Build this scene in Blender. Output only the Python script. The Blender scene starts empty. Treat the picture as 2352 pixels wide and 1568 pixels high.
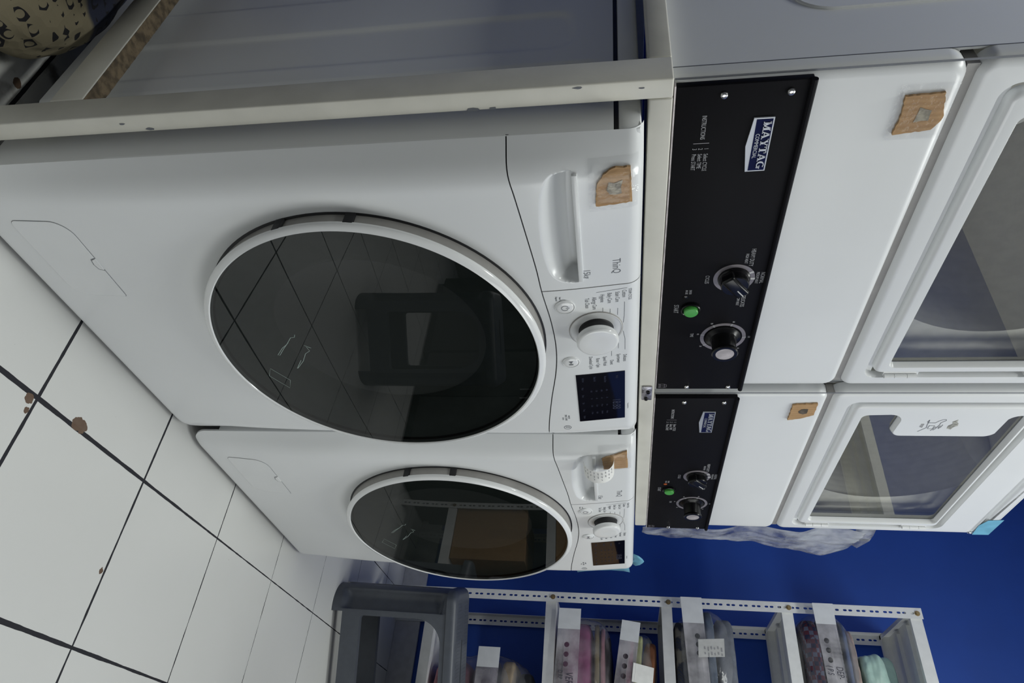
import bpy, bmesh, math, random
from mathutils import Vector, Matrix, noise

random.seed(7)
C = bpy.context.scene.collection
SC = bpy.context.scene

# ------------------------------------------------------------------ camera, world, lights, exposure
def make_camera():
    cd = bpy.data.cameras.new('camera'); cam = bpy.data.objects.new('camera', cd); C.objects.link(cam)
    yaw, pitch, roll = math.radians(-52.1295), math.radians(-8.7877), math.radians(-0.6489)
    F = Vector((-math.sin(yaw)*math.cos(pitch), math.cos(yaw)*math.cos(pitch), math.sin(pitch)))
    R0 = Vector((math.cos(yaw), math.sin(yaw), 0)); U0 = R0.cross(F)
    R = math.cos(roll)*R0 + math.sin(roll)*U0
    U = -math.sin(roll)*R0 + math.cos(roll)*U0
    X, Y, Z = U, -R, -F                       # the photographer held the camera turned a quarter
    m = Matrix(((X.x, Y.x, Z.x, -0.5005), (X.y, Y.y, Z.y, -0.7091), (X.z, Y.z, Z.z, 0.9486), (0, 0, 0, 1)))
    cam.matrix_world = m
    cd.sensor_width = 36; cd.lens = 1573.47/2352*36; cd.clip_start = 0.02
    SC.camera = cam
make_camera()

w = bpy.data.worlds.new('world'); SC.world = w; w.use_nodes = True
w.node_tree.nodes['Background'].inputs[0].default_value = (0.75, 0.85, 1.0, 1)
w.node_tree.nodes['Background'].inputs[1].default_value = 0.06

def area(name, loc, rot, sx, sy, power, col):
    l = bpy.data.lights.new(name, 'AREA'); l.shape = 'RECTANGLE'; l.size = sx; l.size_y = sy
    l.energy = power; l.color = col
    o = bpy.data.objects.new(name, l); o.location = loc; o.rotation_euler = rot; C.objects.link(o)
    return o
area('window_daylight', (1.66, -2.66, 1.46), (math.radians(90), 0, 0), 1.5, 1.6, 25, (0.97, 0.995, 0.97))
area('ceiling_tube_light', (1.10, -0.95, 2.78), (0, 0, math.radians(90)), 1.2, 0.25, 19, (0.97, 1.0, 0.96))
area('left_ceiling_tube_light', (-0.36, -0.05, 2.78), (0, 0, math.radians(90)), 1.2, 0.20, 20, (0.97, 1.0, 0.96))

SC.view_settings.view_transform = 'Standard'; SC.view_settings.look = 'None'
SC.view_settings.gamma = 1; SC.view_settings.use_curve_mapping = False
SC.view_settings.exposure = 0.0

# ------------------------------------------------------------------ materials
def lin(c):
    return tuple(((v/255)/12.92 if v/255 <= 0.04045 else ((v/255+0.055)/1.055)**2.4) for v in c)
class NT:
    def __init__(s, name):
        s.m = bpy.data.materials.new(name); s.m.use_nodes = True; s.t = s.m.node_tree
        s.b = s.t.nodes['Principled BSDF']; s.out = s.t.nodes['Material Output']
    def n(s, typ, **kw):
        nd = s.t.nodes.new(typ)
        for k, v in kw.items():
            if k.startswith('i_'):
                key = k[2:]; key = int(key) if key.isdigit() else key.replace('_', ' ')
                if hasattr(v, 'links') or isinstance(v, bpy.types.NodeSocket): s.t.links.new(v, nd.inputs[key])
                else: nd.inputs[key].default_value = v
            else: setattr(nd, k, v)
        return nd
    def l(s, a, b): s.t.links.new(a, b)
    def math(s, op, a, b=0.0, c=None):
        nd = s.t.nodes.new('ShaderNodeMath'); nd.operation = op
        for i, v in enumerate((a, b) if c is None else (a, b, c)):
            if isinstance(v, bpy.types.NodeSocket): s.t.links.new(v, nd.inputs[i])
            else: nd.inputs[i].default_value = v
        return nd.outputs[0]
    def mix(s, fac, a, b):
        nd = s.t.nodes.new('ShaderNodeMix'); nd.data_type = 'RGBA'
        for i, v in ((0, fac), (6, a), (7, b)):
            if isinstance(v, bpy.types.NodeSocket): s.t.links.new(v, nd.inputs[i])
            else: nd.inputs[i].default_value = (*v, 1) if isinstance(v, tuple) and len(v) == 3 else v
        return nd.outputs[2]
    def obj(s): return s.n('ShaderNodeTexCoord').outputs['Object']
    def noise(s, scale, detail=3, vec=None):
        nd = s.n('ShaderNodeTexNoise'); nd.inputs['Scale'].default_value = scale; nd.inputs['Detail'].default_value = detail
        s.l(vec or s.obj(), nd.inputs['Vector']); return nd.outputs[0]
    def step(s, v, lo, hi):
        nd = s.n('ShaderNodeMapRange'); nd.interpolation_type = 'SMOOTHSTEP'
        s.l(v, nd.inputs[0]); nd.inputs[1].default_value = lo; nd.inputs[2].default_value = hi
        return nd.outputs[0]
    def bump(s, h, strength, dist=0.002):
        nd = s.n('ShaderNodeBump'); nd.inputs['Strength'].default_value = strength; nd.inputs['Distance'].default_value = dist
        s.l(h, nd.inputs['Height']); s.l(nd.outputs[0], s.b.inputs['Normal'])

def mat(name, col, rough=0.4, metal=0.0, var=0.05, scale=40, bump=0.0, bscale=200, coat=0.0, spec=0.5):
    """principled surface with a little procedural unevenness in colour, gloss and relief"""
    s = NT(name)
    nz = s.noise(scale, 4)
    s.l(s.mix(s.step(nz, 0.3, 0.7), tuple(c*(1-var) for c in col), tuple(min(1, c*(1+var)) for c in col)), s.b.inputs['Base Color'])
    s.l(s.math('MULTIPLY_ADD', nz, rough*0.3, rough*0.85), s.b.inputs['Roughness'])
    s.b.inputs['Metallic'].default_value = metal
    s.b.inputs['Coat Weight'].default_value = coat; s.b.inputs['Coat Roughness'].default_value = 0.05
    s.b.inputs['Specular IOR Level'].default_value = spec
    if bump: s.bump(s.noise(bscale, 3), bump)
    return s.m

def glassy(name, tint, refl_rough=0.0, ior=1.5, haze=0.0, haze_col=(0.8, 0.82, 0.85), bump=0, bscale=30):
    """thin sheet: fresnel mirror over a tinted see-through body, optional milky share"""
    s = NT(name); s.t.nodes.remove(s.b)
    tr = s.n('ShaderNodeBsdfTransparent'); tr.inputs[0].default_value = (*tint, 1)
    gl = s.n('ShaderNodeBsdfGlossy'); gl.inputs['Roughness'].default_value = refl_rough
    fr = s.n('ShaderNodeFresnel')
    bf = s.n('ShaderNodeNewGeometry').outputs['Backfacing']       # a thin pane reflects the same from both sides
    s.l(s.math('MULTIPLY_ADD', bf, 1/ior-ior, ior), fr.inputs[0])
    body = tr.outputs[0]
    if haze:
        df = s.n('ShaderNodeBsdfDiffuse'); df.inputs[0].default_value = (*haze_col, 1)
        tl = s.n('ShaderNodeBsdfTranslucent'); tl.inputs[0].default_value = (*haze_col, 1)
        m0 = s.n('ShaderNodeMixShader', i_0=0.4); s.l(df.outputs[0], m0.inputs[1]); s.l(tl.outputs[0], m0.inputs[2])
        nz = s.noise(bscale, 4)
        m1 = s.n('ShaderNodeMixShader'); s.l(s.math('MULTIPLY', s.step(nz, 0.2, 0.8), haze*2), m1.inputs[0])
        s.l(body, m1.inputs[1]); s.l(m0.outputs[0], m1.inputs[2]); body = m1.outputs[0]
    if bump:
        bp = s.n('ShaderNodeBump'); bp.inputs['Strength'].default_value = bump; bp.inputs['Distance'].default_value = 0.01
        s.l(s.noise(bscale, 4), bp.inputs['Height'])
        s.l(bp.outputs[0], gl.inputs['Normal']); s.l(bp.outputs[0], fr.inputs['Normal'])
    mx = s.n('ShaderNodeMixShader'); s.l(fr.outputs[0], mx.inputs[0]); s.l(body, mx.inputs[1]); s.l(gl.outputs[0], mx.inputs[2])
    s.l(mx.outputs[0], s.out.inputs[0])
    return s.m

M = {}
M['enamel'] = mat('white_enamel', (0.79, 0.805, 0.81), 0.32, var=0.012, scale=6)
M['plastic'] = mat('white_plastic', (0.80, 0.815, 0.82), 0.22, var=0.012, scale=8)
M['gloss_white'] = mat('gloss_white', (0.80, 0.81, 0.81), 0.10, var=0.01)
M['white_mark'] = mat('white_print', (0.62, 0.62, 0.62), 0.5, var=0.05)
M['cream'] = mat('cream_paint', (0.66, 0.645, 0.575), 0.42, var=0.05, scale=14, bump=0.06, bscale=160)
M['black'] = mat('black_gap', (0.008, 0.008, 0.010), 0.6)
M['black_gloss'] = mat('black_knob_plastic', (0.005, 0.005, 0.006), 0.24, spec=0.3)
M['console'] = mat('console_black', (0.0062, 0.0060, 0.0078), 0.5, var=0.1, scale=300, spec=0.08)
M['grey_body'] = mat('door_grey', (0.32, 0.31, 0.295), 0.45)
M['bowl'] = mat('bowl_grey', (0.42, 0.47, 0.46), 0.4)
M['pale_outline'] = mat('pale_outline_grey', (0.30, 0.38, 0.35), 0.4)
M['grey_text'] = mat('grey_print', (0.13, 0.14, 0.16), 0.5)
M['light_text'] = mat('pale_grey_print', (0.36, 0.36, 0.38), 0.5)
M['ring'] = mat('dial_grey', (0.24, 0.22, 0.24), 0.3)
M['dim_text'] = mat('display_digits', (0.035, 0.04, 0.07), 0.3)
M['chrome'] = mat('chrome', (0.62, 0.62, 0.62), 0.22, metal=1)
M['silver'] = mat('badge_silver', (0.46, 0.48, 0.52), 0.4, metal=0.3)
M['navy'] = mat('badge_navy', (0.008, 0.012, 0.060), 0.6, spec=0.06)
M['green'] = mat('green_button', (0.07, 0.36, 0.065), 0.35)
M['orange'] = mat('orange_lens', (0.45, 0.10, 0.02), 0.3)
M['drum'] = mat('drum_steel', (0.80, 0.78, 0.71), 0.5, metal=0.0)
M['cap'] = mat('brushed_cap', (0.52, 0.48, 0.48), 0.5, metal=0.35, var=0.2, scale=60)
M['foil'] = mat('bare_metal', (0.35, 0.34, 0.36), 0.35, metal=0.8, var=0.5, scale=120, bump=0.5, bscale=150)
M['brass'] = mat('brass_bolt', (0.35, 0.26, 0.13), 0.4, metal=0.7)
M['shelf'] = mat('shelf_white_paint', (0.80, 0.81, 0.80), 0.42, var=0.03)
M['stool'] = mat('grey_stool_plastic', (0.085, 0.095, 0.115), 0.40, var=0.06, bump=0.04, bscale=500)
M['paper'] = mat('receipt_paper', (0.80, 0.80, 0.77), 0.7)
M['tape_blue'] = mat('pale_blue_tape', (0.16, 0.42, 0.58), 0.45, var=0.1)
M['mint'] = mat('mint_plastic', (0.42, 0.60, 0.53), 0.35, var=0.06, bump=0.5, bscale=35)
M['darkcab'] = mat('dark_cabinet', (0.016, 0.016, 0.017), 0.5)
M['brown'] = mat('brown_leather', (0.085, 0.060, 0.032), 0.6, var=0.25)
M['door_glass'] = glassy('washer_door_glass', (0.15, 0.16, 0.155), 0.0, 1.5)
M['dry_glass'] = glassy('dryer_window_glass', (0.84, 0.85, 0.84), 0.0, 2.6)
M['display'] = mat('display_glass', (0.004, 0.004, 0.008), 0.05)
M['film'] = glassy('bag_film', (0.93, 0.93, 0.94), 0.12, 1.35, haze=0.14, bump=0.5, bscale=14)
M['strip'] = glassy('milky_strip', (0.88, 0.87, 0.90), 0.35, 1.2, haze=0.50, haze_col=(0.84, 0.82, 0.86), bscale=9)
M['strip_white'] = mat('white_film_end', (0.74, 0.76, 0.78), 0.5, var=0.03)
M['sheet'] = glassy('crumpled_sheet', (0.85, 0.87, 0.92), 0.2, 1.3, haze=0.36, bump=0.9, bscale=16)
M['clear_tape'] = glassy('clear_tape', (0.97, 0.97, 0.97), 0.08, 1.35, haze=0.02, bump=0.25, bscale=60)
M['pen'] = mat('pen_ink', (0.05, 0.05, 0.07), 0.6)

def cardboard_mat():
    s = NT('corrugated_cardboard'); o = s.obj()
    wv = s.n('ShaderNodeTexWave'); wv.inputs['Scale'].default_value = 38; wv.inputs['Distortion'].default_value = 1.5; wv.bands_direction = 'X'
    s.l(o, wv.inputs['Vector'])
    c = s.mix(s.noise(55, 4), lin((192, 154, 110)), lin((158, 122, 82)))
    c = s.mix(s.math('MULTIPLY', wv.outputs[1], 0.16), c, lin((214, 182, 136)))
    s.l(c, s.b.inputs['Base Color']); s.b.inputs['Roughness'].default_value = 0.75; s.bump(wv.outputs[1], 0.3, 0.0015)
    return s.m
M['card'] = cardboard_mat()

def floor_mat(T):
    s = NT('white_floor_tiles'); o = s.obj()
    sp = s.n('ShaderNodeSeparateXYZ'); s.l(o, sp.inputs[0]); x, y = sp.outputs[0], sp.outputs[1]
    wob = s.math('MULTIPLY', s.math('SUBTRACT', s.noise(24, 4), 0.5), 0.0032)
    def dist(v):
        f = s.math('FRACT', s.math('ADD', s.math('DIVIDE', v, T), 0.5))
        return s.math('ADD', s.math('MULTIPLY', s.math('ABSOLUTE', s.math('SUBTRACT', f, 0.5)), T), wob)
    far = s.step(x, -0.1, 0.9)
    wx = s.math('MULTIPLY_ADD', far, -0.0030, 0.0046); wy = s.math('MULTIPLY_ADD', far, -0.0022, 0.0033)
    mx = s.math('LESS_THAN', dist(y), wx); my = s.math('LESS_THAN', dist(x), wy)
    line = s.math('MAXIMUM', mx, my)
    tile = s.mix(s.noise(3.5, 4), (0.72, 0.725, 0.70), (0.77, 0.775, 0.755))
    speck = s.step(s.noise(95, 2), 0.77, 0.80)
    tile = s.mix(s.math('MULTIPLY', speck, 0.5), tile, (0.25, 0.23, 0.21))
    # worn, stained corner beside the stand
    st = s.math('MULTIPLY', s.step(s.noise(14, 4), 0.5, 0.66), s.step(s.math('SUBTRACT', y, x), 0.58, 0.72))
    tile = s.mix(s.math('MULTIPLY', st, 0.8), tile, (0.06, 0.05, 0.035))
    gr = s.mix(s.noise(60, 3), (0.010, 0.011, 0.016), (0.025, 0.025, 0.032))
    c = s.mix(line, tile, gr)
    # chips broken out of the glaze along the joints
    nb = s.math('MULTIPLY', s.math('SUBTRACT', s.noise(70, 4), 0.5), 0.014)
    tot = None
    for cx, cy, r in CHIPS:
        dx = s.math('SUBTRACT', x, cx); dy = s.math('SUBTRACT', y, cy)
        d = s.math('ADD', s.math('SQRT', s.math('ADD', s.math('MULTIPLY', dx, dx), s.math('MULTIPLY', dy, dy))), nb)
        k = s.math('LESS_THAN', d, r); tot = k if tot is None else s.math('MAXIMUM', tot, k)
    c = s.mix(tot, c, s.mix(s.noise(70, 4), lin((96, 68, 52)), lin((120, 104, 88))))
    s.l(c, s.b.inputs['Base Color'])
    s.l(s.math('MULTIPLY_ADD', line, 0.5, 0.30), s.b.inputs['Roughness'])
    s.bump(s.math('SUBTRACT', 1.0, s.math('MAXIMUM', line, tot)), 0.5, 0.0015)
    return s.m

def stripe_mat(name, cols, scale, direction='Z', dist=2.0, rough=0.85):
    s = NT(name); o = s.obj()
    wv = s.n('ShaderNodeTexWave'); wv.bands_direction = direction; wv.inputs['Scale'].default_value = scale; wv.inputs['Distortion'].default_value = dist
    s.l(o, wv.inputs['Vector'])
    c = s.mix(s.step(wv.outputs[1], 0.35, 0.65), cols[0], cols[1])
    if len(cols) > 2: c = s.mix(s.step(s.noise(22, 3), 0.5, 0.62), c, cols[2])
    s.l(c, s.b.inputs['Base Color']); s.b.inputs['Roughness'].default_value = rough; s.bump(s.noise(60, 4), 0.5, 0.004)
    return s.m
def cloth(name, col, var=0.18):
    return mat(name, col, 0.85, var=var, scale=30, bump=0.6, bscale=70)
def plaid_mat():
    s = NT('plaid_cloth'); o = s.obj()
    ck = s.n('ShaderNodeTexChecker'); ck.inputs['Scale'].default_value = 70; s.l(o, ck.inputs[0])
    ck.inputs[1].default_value = (0.02, 0.025, 0.07, 1); ck.inputs[2].default_value = (0.12, 0.03, 0.05, 1)
    c2 = s.n('ShaderNodeTexChecker'); c2.inputs['Scale'].default_value = 35; s.l(o, c2.inputs[0])
    c = s.mix(s.math('MULTIPLY', c2.outputs[1], s.math('MULTIPLY', ck.outputs[1], 0.7)), ck.outputs[0], (0.22, 0.25, 0.34))
    s.l(c, s.b.inputs['Base Color']); s.b.inputs['Roughness'].default_value = 0.85
    return s.m
def scale_mat():
    """rows of tan petals with dark crescents, changing to navy and brown-black along the cloth"""
    s = NT('petal_pattern_cloth'); o = s.obj()
    vo = s.n('ShaderNodeTexVoronoi'); vo.inputs['Scale'].default_value = 42; vo.inputs['Randomness'].default_value = 0.35; s.l(o, vo.inputs[0])
    sp = s.n('ShaderNodeSeparateXYZ'); s.l(o, sp.inputs[0])
    of = s.n('ShaderNodeVectorMath'); of.operation = 'ADD'; s.l(o, of.inputs[0]); of.inputs[1].default_value = (0.004, -0.010, 0.005)
    v2 = s.n('ShaderNodeTexVoronoi'); v2.inputs['Scale'].default_value = 42; v2.inputs['Randomness'].default_value = 0.35; s.l(of.outputs[0], v2.inputs[0])
    cres = s.math('MULTIPLY', s.math('GREATER_THAN', s.math('SUBTRACT', v2.outputs[0], vo.outputs[0]), 0.16), s.math('GREATER_THAN', vo.outputs[0], 0.27))
    wob = s.math('MULTIPLY_ADD', s.noise(9, 2), 0.08, sp.outputs[1])
    base = s.mix(s.step(wob, -0.035, -0.02), lin((122, 114, 92)), lin((36, 40, 58)))
    base = s.mix(s.step(wob, 0.04, 0.08), base, lin((52, 45, 34)))
    c = s.mix(cres, base, lin((16, 15, 20)))
    s.l(c, s.b.inputs['Base Color']); s.b.inputs['Roughness'].default_value = 0.9
    s.bump(vo.outputs[0], 0.6, 0.006)
    return s.m

# ------------------------------------------------------------------ mesh helpers
def mesh_obj(name, bm, m, parent=None, smooth=True, angle=35):
    bm.normal_update()
    me = bpy.data.meshes.new(name); bm.to_mesh(me); bm.free()
    me.materials.append(m)
    if smooth:
        me.polygons.foreach_set('use_smooth', [True]*len(me.polygons))
        me.set_sharp_from_angle(angle=math.radians(angle))
    o = bpy.data.objects.new(name, me); C.objects.link(o)
    if parent is not None: o.parent = parent
    return o
def tag(o, label, cat, group=None, kind=None):
    o['label'] = label; o['category'] = cat
    if group: o['group'] = group
    if kind: o['kind'] = kind
    return o
def thing(name, label, cat, loc=(0, 0, 0), rz=0.0, group=None):
    o = bpy.data.objects.new(name, None); C.objects.link(o); o.empty_display_size = 0.05
    o.location = loc; o.rotation_euler = (0, 0, rz)
    return tag(o, label, cat, group)
def struct(name, bm, m, smooth=False):
    o = mesh_obj(name, bm, m, None, smooth); o['kind'] = 'structure'; return o
def copy_tree(o, parent=None):
    c = o.copy(); C.objects.link(c)
    if parent is not None: c.parent = parent
    for ch in list(o.children): copy_tree(ch, c)
    return c
def box(bm, x0, x1, y0, y1, z0, z1, bev=0.0, seg=2):
    r = bmesh.ops.create_cube(bm, size=1.0); vs = r['verts']
    for v in vs: v.co = Vector((x0+(v.co.x+.5)*(x1-x0), y0+(v.co.y+.5)*(y1-y0), z0+(v.co.z+.5)*(z1-z0)))
    if bev:
        es = list({e for v in vs for e in v.link_edges})
        bmesh.ops.bevel(bm, geom=es, offset=bev, segments=seg, profile=0.5, affect='EDGES')
def bmbox(*a, **k):
    bm = bmesh.new(); box(bm, *a, **k); return bm
def prism(bm, pts, y0, y1):
    """outline in x,z (counter-clockwise seen from -y), from front y0 to back y1"""
    f = [bm.verts.new((x, y0, z)) for x, z in pts]; b = [bm.verts.new((x, y1, z)) for x, z in pts]
    bm.faces.new(f); bm.faces.new(list(reversed(b)))
    n = len(pts)
    for i in range(n): bm.faces.new((f[(i+1) % n], f[i], b[i], b[(i+1) % n]))
def loft(bm, loops, closed=True):
    L = [[bm.verts.new(p) for p in lp] for lp in loops]; n = len(L[0])
    for a, b in zip(L, L[1:]):
        for i in range(n if closed else n-1):
            j = (i+1) % n; bm.faces.new((a[i], a[j], b[j], b[i]))
    return L
def lathe(bm, prof, n=64, cx=0, cz=0, cap0=False, cap1=False):
    """profile of (radius, y) turned round the y axis"""
    L = loft(bm, [[(cx+r*math.cos(2*math.pi*i/n), y, cz+r*math.sin(2*math.pi*i/n)) for i in range(n)] for r, y in prof])
    if cap0: bm.faces.new(list(reversed(L[0])))
    if cap1: bm.faces.new(L[-1])
    bmesh.ops.recalc_face_normals(bm, faces=bm.faces)
def rrect(x0, x1, z0, z1, r, n=8):
    """rounded rectangle, counter-clockwise; r is one radius or four (bl, br, tr, tl)"""
    rs = r if isinstance(r, (tuple, list)) else (r,)*4
    out = []
    for k, (cx, cz, sx, sz) in enumerate(((x0, z0, 1, 1), (x1, z0, -1, 1), (x1, z1, -1, -1), (x0, z1, 1, -1))):
        a0 = math.pi*(1+k/2); q = rs[k]
        for i in range(n+1):
            a = a0+math.pi/2*i/n; out.append((cx+sx*q+q*math.cos(a), cz+sz*q+q*math.sin(a)))
    return out
def offset(pts, d):
    """move a closed counter-clockwise outline inward by d"""
    out = []; n = len(pts)
    for i in range(n):
        p0, p1, p2 = (Vector(pts[k % n]) for k in (i-1, i, i+1))
        k = 1
        while (p1-p0).length < 1e-6: k += 1; p0 = Vector(pts[(i-k) % n])
        k = 1
        while (p2-p1).length < 1e-6: k += 1; p2 = Vector(pts[(i+k) % n])
        a = (p1-p0).normalized(); b = (p2-p1).normalized()
        na, nb = Vector((-a.y, a.x)), Vector((-b.y, b.x)); m = na+nb
        m = m/max(0.3, m.length_squared)*2
        out.append((p1.x+m.x*d, p1.y+m.y*d))
    return out
def fill_ring(bm, outer, inners):
    """flat face between vertex loops already in bm"""
    es = []
    for lp in [outer]+inners:
        for i in range(len(lp)):
            e = bm.edges.get((lp[i], lp[(i+1) % len(lp)])) or bm.edges.new((lp[i], lp[(i+1) % len(lp)])); es.append(e)
    bmesh.ops.triangle_fill(bm, use_beauty=True, use_dissolve=False, edges=es, normal=(0, -1, 0))
def holed_plate(bm, outer, holes, y0, y1):
    o = [bm.verts.new((x, y0, z)) for x, z in outer]; hs = [[bm.verts.new((x, y0, z)) for x, z in h] for h in holes]
    fill_ring(bm, o, hs)
    fs = list(bm.faces)
    for f in fs:
        f.normal_update()
        if f.normal.y > 0: f.normal_flip()
    r = bmesh.ops.extrude_face_region(bm, geom=fs)
    for g in r['geom']:
        if isinstance(g, bmesh.types.BMVert): g.co.y += (y1-y0)
    bmesh.ops.recalc_face_normals(bm, faces=bm.faces)
def ribbon(bm, pts, wd, y, closed=False):
    """flat line of width wd in the x,z plane at y (y may be a function of x,z)"""
    fy = y if callable(y) else (lambda a, b: y)
    P = [Vector(p) for p in pts]; n = len(P); A = []; B = []
    for i in range(n):
        a = P[i-1] if (i > 0 or closed) else P[i]; b = P[(i+1) % n] if (i < n-1 or closed) else P[i]
        d = (b-a).normalized(); nn = Vector((-d.y, d.x))*wd/2
        for lst, q in ((A, P[i]+nn), (B, P[i]-nn)): lst.append(bm.verts.new((q.x, fy(q.x, q.y), q.y)))
    for i in range(n if closed else n-1):
        j = (i+1) % n; bm.faces.new((B[i], B[j], A[j], A[i]))
def arc(cx, cz, r, a0, a1, n=24):
    return [(cx+r*math.cos(math.radians(a0+(a1-a0)*i/n)), cz+r*math.sin(math.radians(a0+(a1-a0)*i/n))) for i in range(n+1)]
def tube(bm, pts, r, n=8):
    loops = []
    for i, p in enumerate(pts):
        d = (Vector(pts[min(i+1, len(pts)-1)])-Vector(pts[max(i-1, 0)])).normalized()
        u = Vector((1, 0, 0)) if abs(d.x) < 1e-6 else d.orthogonal().normalized(); v = d.cross(u)
        loops.append([Vector(p)+r*(math.cos(2*math.pi*k/n)*u+math.sin(2*math.pi*k/n)*v) for k in range(n)])
    L = loft(bm, loops); bm.faces.new(L[0]); bm.faces.new(list(reversed(L[-1])))
    bmesh.ops.recalc_face_normals(bm, faces=bm.faces)
def soft_block(bm, c, h, p=4.0, nz=0.004, seed=0.0, n=26, fr=9.0, p2=None):
    """pillow-like superellipsoid with wrinkles: centre c, half sizes h, squareness p"""
    r = bmesh.ops.create_cube(bm, size=2.0); bmesh.ops.subdivide_edges(bm, edges=list({e for v in r['verts'] for e in v.link_edges}), cuts=n, use_grid_fill=True)
    for v in bm.verts:
        q = v.co; L = (abs(q.x)**p+abs(q.y)**p+abs(q.z)**p)**(1/p); q = q/L
        k = Vector((q.x*h[0], q.y*h[1], q.z*h[2]))
        s = Vector((k.x*fr, k.y*fr, k.z*fr*2))+Vector((seed*7.1, seed*3.3, seed))
        d = noise.noise(s)*nz+noise.noise(s*2.7)*nz*0.5
        nrm = Vector((q.x/h[0], q.y/h[1], q.z/h[2])).normalized()
        v.co = Vector(c)+k+nrm*d
def text(body, size, parent, m, x, y, z, sx=0.62, align='CENTER', name='lettering', depth=0.0002, rot=(math.pi/2, 0, 0), shear=0.0, bold=0.0):
    cu = bpy.data.curves.new('t', 'FONT'); cu.body = body; cu.size = size; cu.align_x = align; cu.align_y = 'CENTER'
    cu.extrude = depth; cu.resolution_u = 3; cu.shear = shear; cu.offset = bold
    t = bpy.data.objects.new('t', cu); C.objects.link(t)
    bpy.context.view_layer.update()
    me = bpy.data.meshes.new_from_object(t.evaluated_get(bpy.context.evaluated_depsgraph_get()))
    bpy.data.objects.remove(t); bpy.data.curves.remove(cu)
    me.name = name
    for v in me.vertices: v.co.x *= sx
    me.materials.clear(); me.materials.append(m)
    o = bpy.data.objects.new(name, me); C.objects.link(o); o.parent = parent
    o.location = (x, y, z); o.rotation_euler = rot
    return o
def smooth_curve(pts):
    """Catmull interpolation of a function given by sorted points"""
    def f(x):
        if x <= pts[0][0]: return pts[0][1]
        if x >= pts[-1][0]: return pts[-1][1]
        for i in range(len(pts)-1):
            if pts[i][0] <= x <= pts[i+1][0]:
                x0, y0 = pts[i]; x1, y1 = pts[i+1]; h = x1-x0; t = (x-x0)/h
                m0 = (y1-pts[i-1][1])/(x1-pts[i-1][0]) if i > 0 else (y1-y0)/h
                m1 = (pts[i+2][1]-y0)/(pts[i+2][0]-x0) if i+2 < len(pts) else (y1-y0)/h
                return ((2*t**3-3*t*t+1)*y0+(t**3-2*t*t+t)*h*m0+(-2*t**3+3*t*t)*y1+(t**3-t*t)*h*m1)
    return f
def sst(t): t = max(0, min(1, t)); return t*t*(3-2*t)

# ------------------------------------------------------------------ the room
TT, TX, TY, TR = 0.3152, 0.3366, -0.1700, 0.0217
def to_tile(p):
    c, s = math.cos(TR), math.sin(TR); return (c*p[0]+s*p[1]-TX, -s*p[0]+c*p[1]-TY)
CHIPS = []
for px, py, r in ((0.327, -0.172, 0.0085), (0.333, -0.190, 0.004), (0.438, -0.153, 0.0125), (0.452, -0.152, 0.0115), (0.649, -0.340, 0.0045), (0.0022, 0.2194, 0.008)):
    a, b = to_tile((px, py)); CHIPS.append((a, b, r))
XW, YB, YF, XL, HC = 2.455, 1.00, -2.72, -0.72, 2.85
bm = bmesh.new(); box(bm, XL-TX-.3, XW-TX+.3, YF-TY-.3, YB-TY+.3, -0.05, 0)
fl = struct('floor', bm, floor_mat(TT)); c, s_ = math.cos(TR), math.sin(TR)
fl.location = (c*TX-s_*TY, s_*TX+c*TY, 0); fl.rotation_euler = (0, 0, TR)
blue = mat('blue_wall_paint', (0.0148, 0.076, 0.395), 0.55, var=0.05, scale=5, bump=0.05, bscale=90)
greyw = mat('grey_wall', (0.22, 0.22, 0.225), 0.6, var=0.08, scale=4); darkw = mat('bounce_absorbing_dark', (0.10, 0.10, 0.10), 0.6, var=0.04, scale=4)
ceilm = mat('ceiling_paint', (0.7, 0.7, 0.69), 0.8)
struct('wall_right', bmbox(XW, XW+.1, YF-.1, YB+.1, 0, HC), blue)
struct('wall_back', bmbox(XL-.1, XW, YB, YB+.1, 0, HC), blue)
struct('wall_left_blocker', bmbox(XL-.1, XL, YF-.1, YB, 0, HC), darkw)  # unseen wall, set close and dark to cut bounce onto the washer sides
bm = bmesh.new()
for b in ((XL, .86, 0, HC), (2.45, XW, 0, HC), (.86, 2.45, 0, .62), (.86, 2.45, 2.30, HC)): box(bm, b[0], b[1], YF-.1, YF, b[2], b[3])
struct('wall_front', bm, greyw)
struct('ceiling', bmbox(XL-.1, XW+.1, YF-.1, YB+.1, HC, HC+.1), ceilm)
struct('baseboard_right', bmbox(XW-.012, XW, YF, YB, 0, .107, bev=.002), mat('skirting_tile', (0.62, 0.62, 0.62), 0.25))
bm = bmesh.new()
for b in ((.86, .90, .62, 2.30), (2.41, 2.45, .62, 2.30), (.90, 2.41, .62, .66), (.90, 2.41, 2.26, 2.30), (1.64, 1.68, .66, 2.26)): box(bm, b[0], b[1], YF-.07, YF-.02, b[2], b[3])
wn = struct('window_1', bm, M['shelf'])
pane = mesh_obj('window_pane', bmbox(.90, 2.41, YF-.05, YF-.045, .66, 2.26), glassy('clear_pane', (0.95, 0.96, 0.96)), wn, False)

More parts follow.
